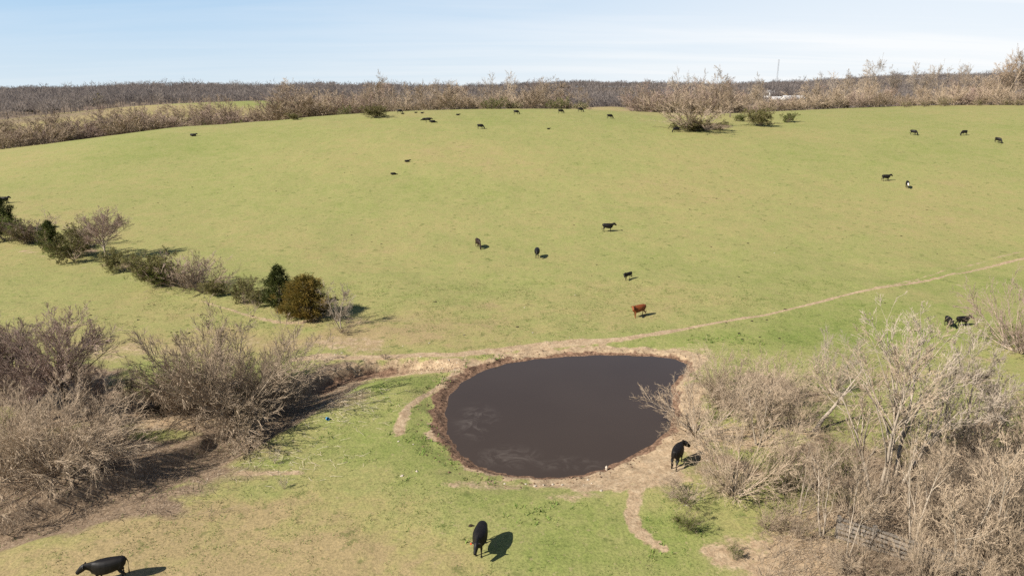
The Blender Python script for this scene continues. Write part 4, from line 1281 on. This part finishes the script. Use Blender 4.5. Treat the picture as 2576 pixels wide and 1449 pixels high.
def tail(bm, dz=0.0, low=.42):
    path_loft(bm, [(-.92, 0, 1.26 + dz, .035, .035), (-1.03, 0, 1.22 + dz, .035, .035), (-1.09, .01, 1.02 + dz, .03, .03), (-1.08, .03, (.95 + low) / 2 + dz, .026, .026), (-1.07, .03, low + .12 + dz, .035, .035),
                   (-1.06, .04, low + dz, .045, .045), (-1.05, .04, low - .14 + dz, .02, .02)], 8)


def finish(bm, name, voxel=.024):
    bmesh.ops.recalc_face_normals(bm, faces=bm.faces)
    me = bpy.data.meshes.new(name + '_raw'); bm.to_mesh(me); bm.free()
    o = bpy.data.objects.new(name + '_raw', me); COL.objects.link(o)
    md = o.modifiers.new('r', 'REMESH'); md.mode = 'VOXEL'; md.voxel_size = voxel; md.use_smooth_shade = True
    sm = o.modifiers.new('s', 'SMOOTH'); sm.iterations = 3; sm.factor = .5
    dc = o.modifiers.new('d', 'DECIMATE'); dc.ratio = .45
    dg = bpy.context.evaluated_depsgraph_get()
    out = bpy.data.meshes.new_from_object(o.evaluated_get(dg)); out.name = name
    bpy.data.objects.remove(o); bpy.data.meshes.remove(me)
    out.polygons.foreach_set('use_smooth', np.ones(len(out.polygons), bool))
    return out


COW = {}
NECK_UP = [(.50, 0, 1.06, .20, .30), (.72, 0, 1.14, .165, .25), (.90, 0, 1.25, .135, .20), (1.02, 0, 1.34, .12, .16)]
NECK_LEVEL = [(.50, 0, 1.05, .20, .31), (.72, 0, 1.08, .165, .26), (.92, 0, 1.12, .135, .20), (1.06, 0, 1.15, .12, .16)]
NECK_LOW = [(.50, 0, 1.00, .20, .31), (.74, 0, .92, .17, .26), (.93, 0, .76, .145, .20), (1.06, 0, .58, .12, .16), (1.12, 0, .47, .11, .14)]


def turned(neck, ang):
    out = []
    for k, (x, y, z, w, h) in enumerate(neck):
        f = k / (len(neck) - 1); a = ang * f * .6
        dx = x - neck[0][0]
        out.append((neck[0][0] + dx * math.cos(a), dx * math.sin(a), z, w, h))
    return out


def build_cow(name, neck, hd, side=0.0, step=.10, wide=1.0, deep=1.0, hs=1.0, tl=True):
    bm = bmesh.new(); torso(bm, 0, wide, deep)
    nk = turned(neck, side)
    p, d, ears = head_neck(bm, nk, hd, hs=hs)
    leg_front(bm, .17, fwd=step); leg_front(bm, -.17, fwd=-step * .7); leg_hind(bm, .19, fwd=-step * .6); leg_hind(bm, -.19, fwd=step)
    if tl: tail(bm)
    COW[name] = dict(me=finish(bm, name), head=p, dir=d, ears=ears)


build_cow('stand', NECK_UP, (1, 0, -.62), hs=1.1)
build_cow('stand_b', NECK_LEVEL, (1, 0, -.75), step=.16, hs=1.1)
build_cow('turn_left', NECK_UP, (.45, .9, -.5), side=.9, hs=1.1)
build_cow('turn_right', NECK_LEVEL, (.75, -.65, -.7), side=-.6, step=-.12, hs=1.1)
build_cow('low_head', NECK_LEVEL, (1, -.1, -1.1), step=.05, wide=1.16, hs=1.1)
build_cow('graze', NECK_LOW, (.35, 0, -1), step=.14, hs=1.1)
build_cow('graze_b', turned(NECK_LOW, .5), (.3, .2, -1), step=-.16, hs=1.1)
build_cow('calf', NECK_LEVEL, (1, 0, -.8), step=.1, wide=.72, deep=.72, hs=1.1)
build_cow('calf_turn', NECK_LEVEL, (.6, .75, -.8), side=.6, step=.14, wide=.74, deep=.74, hs=1.1)


def build_lying(name, neck, hd, side=0.0, wide=1.12, hs=1.0):
    bm = bmesh.new(); DZ = -.55
    torso(bm, DZ, wide, .98)
    nk = [(x, y, z + DZ, w, h) for x, y, z, w, h in turned(neck, side)]
    p, d, ears = head_neck(bm, nk, hd, hs=hs)
    for s in (-1, 1):
        path_loft(bm, [(.42, .24 * s, .38, .13, .12), (.62, .27 * s, .22, .09, .085), (.78, .26 * s, .10, .06, .06), (.60, .27 * s, .06, .05, .05), (.42, .27 * s, .05, .055, .05)], 10)
    path_loft(bm, [(-.72, .22, .42, .22, .2), (-.50, .36, .26, .16, .13), (-.30, .44, .13, .085, .08), (-.55, .48, .07, .055, .055), (-.80, .46, .06, .05, .05)], 10)
    path_loft(bm, [(-.72, -.2, .42, .22, .2), (-.48, -.30, .22, .15, .12), (-.28, -.36, .1, .08, .07), (-.45, -.36, .06, .05, .05)], 10)
    path_loft(bm, [(-.93, 0, .68, .035, .035), (-1.04, .03, .5, .03, .03), (-1.08, .1, .22, .03, .03), (-1.05, .2, .07, .04, .04), (-1.0, .3, .05, .02, .02)], 8)
    COW[name] = dict(me=finish(bm, name), head=p, dir=d, ears=ears)


build_lying('lie', NECK_UP, (1, 0, -.55))
build_lying('lie_turn', NECK_UP, (.3, .95, -.5), side=1.0)
build_lying('lie_low', NECK_LEVEL, (1, .2, -.5))
build_lying('lie_rest', [(.55, 0, .94, .17, .25), (.80, .02, .86, .14, .2), (1.0, .06, .78, .11, .15), (1.12, .1, .74, .1, .12)], (1, .3, -.25))


def cow(kind, u, v, face, size, label, mat=M_coat_black, cat='cow', P=None, name=None, group=None, white_face=False, tag=False):
    """a standing place on the ground under (u, v), heading (degrees, 0 = east, 90 = away), shoulder height factor"""
    P = P or at(u, v); size *= .87
    me = COW[kind]['me']
    o = bpy.data.objects.new(name or ('calf' if cat == 'calf' else 'cow'), me)
    COL.objects.link(o)
    if not me.materials: me.materials.append(M_coat_black)
    if white_face:
        me = me.copy(); o.data = me
        me.materials.clear(); me.materials.append(mat); me.materials.append(M_coat_white)
        h, d = COW[kind]['head'], COW[kind]['dir']
        for f in me.polygons:
            q = (Vector(f.center) - h); s = q.dot(d); r_ = (q - d * s)
            if .0 < s < .62 and r_.length < .2 and r_.z > -.05: f.material_index = 1
    else:
        o.material_slots[0].link = 'OBJECT'; o.material_slots[0].material = mat
    a = R(face); f = Vector((math.cos(a), math.sin(a), 0)); l = Vector((-math.sin(a), math.cos(a), 0))
    e = .55 * size
    zf = gz(P.x + f.x * e, P.y + f.y * e) - gz(P.x - f.x * e, P.y - f.y * e)
    fw = Vector((f.x * 2 * e, f.y * 2 * e, zf)).normalized()
    if 'lie' in kind:
        zl = gz(P.x + l.x * .4, P.y + l.y * .4) - gz(P.x - l.x * .4, P.y - l.y * .4); lf = Vector((l.x * .8, l.y * .8, zl)).normalized()
    else: lf = l
    upv = fw.cross(lf).normalized(); lf = upv.cross(fw).normalized()
    M = Matrix((fw, lf, upv)).transposed().to_4x4()
    o.matrix_world = Matrix.Translation((P.x, P.y, (gz(P.x + f.x * e, P.y + f.y * e) + gz(P.x - f.x * e, P.y - f.y * e)) / 2 - .03 * size)) @ M @ Matrix.Diagonal((size * .97, size * .94, size * (1.0 if 'lie' in kind else 1.09), 1))
    o['label'] = label; o['category'] = cat
    if group: o['group'] = group
    if tag:
        tp = COW[kind]['ears'][0]
        bm = bmesh.new(); box(bm, -.012, .012, -.04, .04, -.11, 0); bmesh.ops.bevel(bm, geom=bm.edges[:], offset=.008, affect='EDGES')
        c = bm_obj('ear_tag', bm, M_tag_red, o); c.location = tp + Vector((.04, 0, -.0)); c['label'] = 'bright red ear tag'
    return o


C1 = 'black cow'
cow('low_head', 1208, 1386, -98, 1.0, 'black cow with a red ear tag facing the viewer on the near grass', tag=True)
cow('stand_b', 276, 1462, 197, .98, 'black cow in profile on the near grass below the gully, half out of frame')
cow('turn_right', 1703, 1168, 62, 1.05, 'black cow behind bare branches on the dirt beside the pond')
cow('turn_left', 1606, 797, 205, 1.0, 'red-brown cow standing alone above the pond', M_coat_red)
cow('calf_turn', 1579, 704, 215, .78, 'black calf standing on the slope above the red-brown cow', cat='calf')
cow('low_head', 1351, 648, -93, 1.0, 'black cow facing downhill next to the brownish grazing cow')
cow('graze', 1203, 623, -68, .98, 'brownish black cow grazing downhill', M_coat_brown)
cow('stand', 1529, 583, 3, 1.0, 'black cow in profile on the open slope above the calf')
cow('stand', 2228, 456, 2, .98, 'black cow in profile beside the white-faced cow')
cow('stand_b', 2281, 473, -112, .98, 'black cow with a white face', white_face=True)
cow('graze', 2297, 340, -50, 1.0, 'black cow grazing on the hilltop between the lone green bush and two other grazers')
cow('graze_b', 2424, 341, 190, 1.0, 'black cow grazing sideways on the hill, middle of three below the east hedgerow')
cow('graze', 2509, 360, -70, 1.0, 'black cow grazing toward the viewer, lowest of three below the east hedgerow')
cow('graze', 1701, 333, 186, 1.0, 'black cow grazing at the edge of the island clump')
cow('graze_b', 1534, 299, 5, .98, 'black cow grazing on the bare crest between the hedgerow gap and the island clump')
cow('graze', 1460, 282, 0, .98, 'black cow grazing by the dark green shrub at the hedgerow gap')
cow('graze_b', 1411, 286, 8, .98, 'black cow grazing before the hedgerow shrubs, next to the one at the gap')
cow('graze', 1299, 288, -6, .98, 'black cow grazing alone before the dark green juniper shrubs')
cow('graze', 1209, 325, 2, 1.0, 'black cow grazing on open grass below the crest hedgerow, in clear profile')
cow('graze_b', 1006, 286, -4, 1.0, 'black cow standing over a resting calf beside the dark domed bush')
cow('lie_low', 1013, 288, 5, .55, 'black calf lying under the cow beside the dark domed bush', cat='calf')
cow('lie_low', 1046, 285, 0, .55, 'black calf lying at the hedgerow foot, nearer the domed bush', cat='calf')
cow('lie', 1062, 286, 0, .6, 'black calf lying at the hedgerow foot, farther from the domed bush', cat='calf')
cow('lie', 1152, 291, 0, .7, 'black calf lying alone below the crest hedgerow', cat='calf')
cow('lie_rest', 1068, 303, 200, .95, 'black cow lying behind the standing one of the resting trio')
cow('stand_b', 1078, 308, 4, .98, 'black cow standing in the resting trio')
cow('lie_rest', 1089, 309, 0, 1.0, 'black cow lying in front of the standing one of the resting trio')
cow('lie', 1380, 326, 10, .5, 'small black calf lying alone in the middle of the slope below the grazing row', cat='calf')
cow('lie', 1025, 408, 12, .68, 'black calf lying on the slope, upper of the pair', cat='calf')
cow('lie_rest', 990, 440, 5, .68, 'black calf lying on the slope, lower of the pair', cat='calf')
cow('lie', 487, 343, 0, 1.0, 'black cow lying alone on the west shoulder of the hill')
cow('stand_b', 2384, 822, -100, .78, 'black heifer facing the viewer in the east meadow behind the thicket')
cow('stand', 2420, 821, 5, .82, 'black heifer in profile in the east meadow behind the thicket')
cow('stand', 14, 512, 2, .95, 'black cow behind the hedgerow end cedar, head showing')
cow('graze', 392, 1050, 15, .95, 'dark cow in the shade of the domed thickets at the dirt wallow')

# ------------------------------------------------------------------ small things on the ground


def lump(seed, flat=.5):
    rs = random.Random(seed); bm = bmesh.new()
    bmesh.ops.create_icosphere(bm, subdivisions=2, radius=1)
    ph = [rs.uniform(0, 6) for _ in range(6)]
    for v in bm.verts:
        c = v.co; k = 1 + .22 * math.sin(3 * c.x + ph[0]) + .18 * math.sin(4 * c.y + ph[1]) + .14 * math.sin(5 * c.z + ph[2]) + rs.uniform(-.1, .1)
        v.co = Vector((c.x * k, c.y * k * .8, max(c.z, -.5) * k * flat))
    me = bpy.data.meshes.new('lump'); bm.to_mesh(me); bm.free()
    return me


stones = [lump(k, .55) for k in range(4)]
for s in stones: s.materials.append(M_stone)
pats = [lump(10 + k, .16) for k in range(3)]
for s in pats: s.materials.append(M_dung)


def scatter_small(n, name, meshes, size, spots, label, cat, group, seed):
    r_ = random.Random(seed)
    for k in range(n):
        u0, u1, v0, v1 = r_.choice(spots)
        P = at(r_.uniform(u0, u1), r_.uniform(v0, v1))
        if P is None or inside(np.array([P.x]), np.array([P.y]), POND)[0]: continue
        s = r_.uniform(*size)
        o = obj(name, r_.choice(meshes), None, label, cat, group, loc=(P.x, P.y, P.z + s * .1))
        o.rotation_euler = (r_.uniform(-.15, .15), r_.uniform(-.15, .15), r_.uniform(0, 6.28)); o.scale = (s, s, s)


scatter_small(46, 'stone', stones, (.04, .10), [(800, 1150, 850, 930), (780, 1150, 905, 945), (1150, 1500, 620, 860), (1500, 2100, 560, 800), (1000, 1160, 1090, 1200), (1200, 1560, 1205, 1235), (1640, 1780, 1150, 1290)],
              'small pale stone lying loose on the grazed ground', 'stone', 'loose pale stones', 4)
scatter_small(75, 'cow_pat', pats, (.09, .19), [(900, 2100, 420, 850), (300, 900, 420, 600), (1850, 2400, 760, 860), (150, 700, 760, 840), (1500, 2400, 460, 640)],
              'dark dried cow pat on the grazed pasture', 'dung', 'dried cow pats', 9)
P = at(1525, 1182)
o = obj('stone', stones[1], None, 'upright grey stone standing at the water edge of the pond', 'stone', loc=(P.x, P.y, P.z + .12)); o.scale = (.10, .10, .26)
P = at(1186, 1322)
o = obj('cow_pat', pats[0], None, 'fresh dark cow pat just behind the ear-tagged cow', 'dung', loc=(P.x, P.y, P.z + .03)); o.scale = (.14, .14, .3)

# blue plastic tub lying by the dead stalks
P = at(824, 1056)
tub = obj('plastic_tub', None, None, 'small bright blue plastic tub lying among dead stalks on the grass', 'tub', loc=P + Vector((0, 0, .10)))
tub.scale = (.6, .6, .6); tub.rotation_euler = (R(78), 0, R(35))
bm = bmesh.new()
prof = [(.0, 0), (.15, 0), (.19, .34), (.205, .34), (.205, .37), (.175, .37), (.135, .02), (0, .02)]
ringv = []
for r_, z in prof: ringv.append([bm.verts.new((r_ * math.cos(a), r_ * math.sin(a), z - .18)) for a in [2 * math.pi * k / 20 for k in range(20)]] if r_ > 0 else [bm.verts.new((0, 0, z - .18))])
for a, b2 in zip(ringv, ringv[1:]):
    for k in range(20):
        if len(a) == 1: bm.faces.new((a[0], b2[(k + 1) % 20], b2[k]))
        elif len(b2) == 1: bm.faces.new((a[k], a[(k + 1) % 20], b2[0]))
        else: bm.faces.new((a[k], a[(k + 1) % 20], b2[(k + 1) % 20], b2[k]))
bm_obj('shell', bm, M_blue, tub)

# ------------------------------------------------------------------ grass, weeds, stalks, clods (stuff)


def tufts(name, n, region, hgt, blades, mat, label, cat, seed, wfun=None, spread=.06, width=.012):
    rs = np.random.default_rng(seed)
    x = rs.uniform(region[0], region[1], n); y = rs.uniform(region[2], region[3], n)
    if wfun is not None:
        k = rs.random(n) < wfun(x, y); x, y = x[k], y[k]
    n = len(x); z = ground_z(x, y)
    par = np.repeat(np.arange(n), blades); m_ = len(par)
    h = hgt * rs.uniform(.5, 1.4, n)[par] * rs.uniform(.7, 1.2, m_)
    az = rs.random(m_) * 2 * np.pi; out = rs.uniform(.2, 1.0, m_)
    B0 = np.c_[x[par], y[par], z[par] - .01] + np.c_[rs.normal(0, spread, (m_, 2)), np.zeros(m_)]
    tip = B0 + np.c_[np.cos(az) * out * h, np.sin(az) * out * h, h]
    s_ = np.c_[-np.sin(az), np.cos(az), np.zeros(m_)] * width
    V = np.stack([B0 - s_, B0 + s_, tip], 1).reshape(-1, 3)
    o = obj(name, mesh_np(name, V, np.arange(len(V)).reshape(-1, 3), mat), None, label, cat, kind='stuff')
    return o


from_grid = {}


def sample(a):
    A2 = a.reshape(ny, nx)
    def f(x, y):
        i = np.clip(np.searchsorted(gx, x), 0, nx - 1); j = np.clip(np.searchsorted(gy, y), 0, ny - 1)
        return A2[j, i]
    return f


s_dirt, s_mud, s_lush, s_psd, s_litter, s_dry = (sample(a) for a in (dirt, mud, lush, psd, litter, dry))
bare = lambda x, y: np.clip(1.1 - 1.8 * s_dirt(x, y) - 1.5 * s_mud(x, y), 0, 1) * (s_psd(x, y) > .6)
rimw = lambda x, y: ((s_psd(x, y) > .5) & (s_psd(x, y) < 2.2) & (x < wx - 4)) * sstep(-.1, .5, vnoise(x, y, .9)) * .8
tufts('grass', 60000, (-42, 40, 22, 78), .075, 4, M_grass, 'short grazed green grass around the pond', 'grass', 21,
      lambda x, y: bare(x, y) * sstep(-.35, .4, vnoise(x, y, 1.8) + .5 * vnoise(x, y, .6)) * (1 - .7 * s_litter(x, y)), .09, .02)
tufts('weeds', 26000, (-40, 40, 24, 75), .16, 6, M_weed, 'bright green weeds on the pond bank and gully slope', 'weeds', 22,
      lambda x, y: bare(x, y) * np.clip(s_lush(x, y) * 1.2 - .35, 0, 1) * sstep(.0, .5, vnoise(x, y, 1.5)) * (s_psd(x, y) < 9) * .9 + rimw(x, y), .10, .035)


def stalks():
    rs = np.random.default_rng(31)
    x0, y0 = plane_hit(850, 1010); x1, y1 = plane_hit(700, 1150)
    n = 520
    c = rs.random(n) < .7
    x = np.where(c, rs.normal(x0, 1.9, n), rs.normal(x1, 2.2, n)); y = np.where(c, rs.normal(y0, 2.0, n), rs.normal(y1, 1.4, n))
    z = ground_z(x, y) + rs.uniform(.02, .12, n)
    az = rs.normal(-.35, .9, n); L_ = rs.uniform(.15, .8, n)
    D = np.c_[np.cos(az), np.sin(az), rs.normal(0, .08, n)]
    lev = grow_level(rs, np.c_[x, y, z], D, L_, np.full(n, .010), 3, .16, 0, .6)
    V, F = tubes([lev], (3,))
    V[:, 2] = np.maximum(V[:, 2], ground_z(V[:, 0], V[:, 1]) + .005)
    obj('dead_stalks', mesh_np('dead_stalks', V, F, M_straw), None, 'bleached dead stalks strewn over the grassy gully slope', 'stalks', kind='stuff')
    # standing dry stems and fallen sticks through the thicket
    n = 3800
    u = rs.uniform(1900, 2640, n); v = rs.uniform(1040, 1520, n)
    ok = (u > 1900 + (1449 - v) * .15) & ((v > 1200) | (u > 2050))
    u, v = u[ok], v[ok]; n = len(u)
    d = np.array([plane_hit(a, b3) for a, b3 in zip(u, v)])
    x, y = d[:, 0], d[:, 1]; z = ground_z(x, y)
    el = np.where(rs.random(n) < .6, rs.normal(1.2, .25, n), rs.normal(.1, .1, n)); az = rs.random(n) * 6.28
    D = np.c_[np.cos(az) * np.cos(el), np.sin(az) * np.cos(el), np.abs(np.sin(el))]
    L_ = rs.uniform(.5, 1.7, n)
    l0 = grow_level(rs, np.c_[x, y, z], D, L_, np.full(n, .010), 4, .12, 0, .5)
    P_, Dn, Lc, r_ = spawn(rs, l0, L_, 3, .3, .6, .2, .4, .7, .006)
    l1 = grow_level(rs, P_, Dn, Lc, r_, 2, .1, 0, .6)
    V, F = tubes([l0, l1], (3, 3))
    obj('dry_undergrowth', mesh_np('dry_undergrowth', V, F, M_twig_tan), None, 'dry stems and fallen sticks covering the thicket floor', 'undergrowth', kind='stuff')
    # leaf litter and sticks by the west gully
    n = 2600
    u = rs.uniform(-60, 760, n); v = rs.uniform(980, 1330, n)
    d = np.array([plane_hit(a, b3, -.5) for a, b3 in zip(u, v)]); x, y = d[:, 0], d[:, 1]
    k = rs.random(n) < s_litter(x, y); x, y = x[k], y[k]; n = len(x); z = ground_z(x, y)
    el = np.abs(rs.normal(.3, .4, n)); az = rs.random(n) * 6.28
    l0 = grow_level(rs, np.c_[x, y, z + .02], np.c_[np.cos(az) * np.cos(el), np.sin(az) * np.cos(el), np.sin(el)], rs.uniform(.3, 1.4, n), np.full(n, .010), 3, .12, 0, .5)
    V, F = tubes([l0], (3,))
    obj('fallen_sticks', mesh_np('fallen_sticks', V, F, M_twig_brown), None, 'brown sticks littering the gully under the bare trees', 'sticks', kind='stuff')


stalks()


def clods():
    rs = np.random.default_rng(41)
    n = 9000
    x = rs.uniform(_pb0[0] + 8, _pb1[0] - 8, n); y = rs.uniform(_pb0[1] + 8, _pb1[1] - 8, n)
    s = s_psd(x, y)
    ang_ = np.arctan2(y - wy, x - wx)
    k = (s > .12) & (rs.random(n) < np.clip(1 - s / (1.3 + .9 * (np.cos(ang_) < -.2)), 0, 1) * 1.0)
    x, y = x[k], y[k]
    g = [p for p in np.c_[x, y]]
    # and along the eroded gully face
    t = rs.random(900); f = t * 5; i = f.astype(int); Gp = np.array(GULLY)
    q = Gp[i] * (1 - (f - i))[:, None] + Gp[i + 1] * (f - i)[:, None] + rs.normal(0, .35, (900, 2)) + np.array([0, .5])
    XY = np.r_[np.c_[x, y], q]
    z = ground_z(XY[:, 0], XY[:, 1]); n = len(XY)
    oct_ = np.array([(1, 0, 0), (0, 1, 0), (-1, 0, 0), (0, -1, 0), (0, 0, 1), (0, 0, -.6)], float)
    fo = np.array([(0, 1, 4), (1, 2, 4), (2, 3, 4), (3, 0, 4), (1, 0, 5), (2, 1, 5), (3, 2, 5), (0, 3, 5)])
    sz = np.r_[rs.uniform(.03, .09, n - 900), rs.uniform(.02, .055, 900)]
    V = (oct_[None] * (1 + rs.normal(0, .25, (n, 6, 1)))) * sz[:, None, None] * np.array([1, 1, .7]) + np.c_[XY, z + sz * .2][:, None]
    F = (fo[None] + 6 * np.arange(n)[:, None, None]).reshape(-1, 3)
    obj('mud_clods', mesh_np('mud_clods', V.reshape(-1, 3), F, M_clod), None, 'trampled mud clods along the pond margin and eroded bank', 'mud', kind='stuff')


clods()
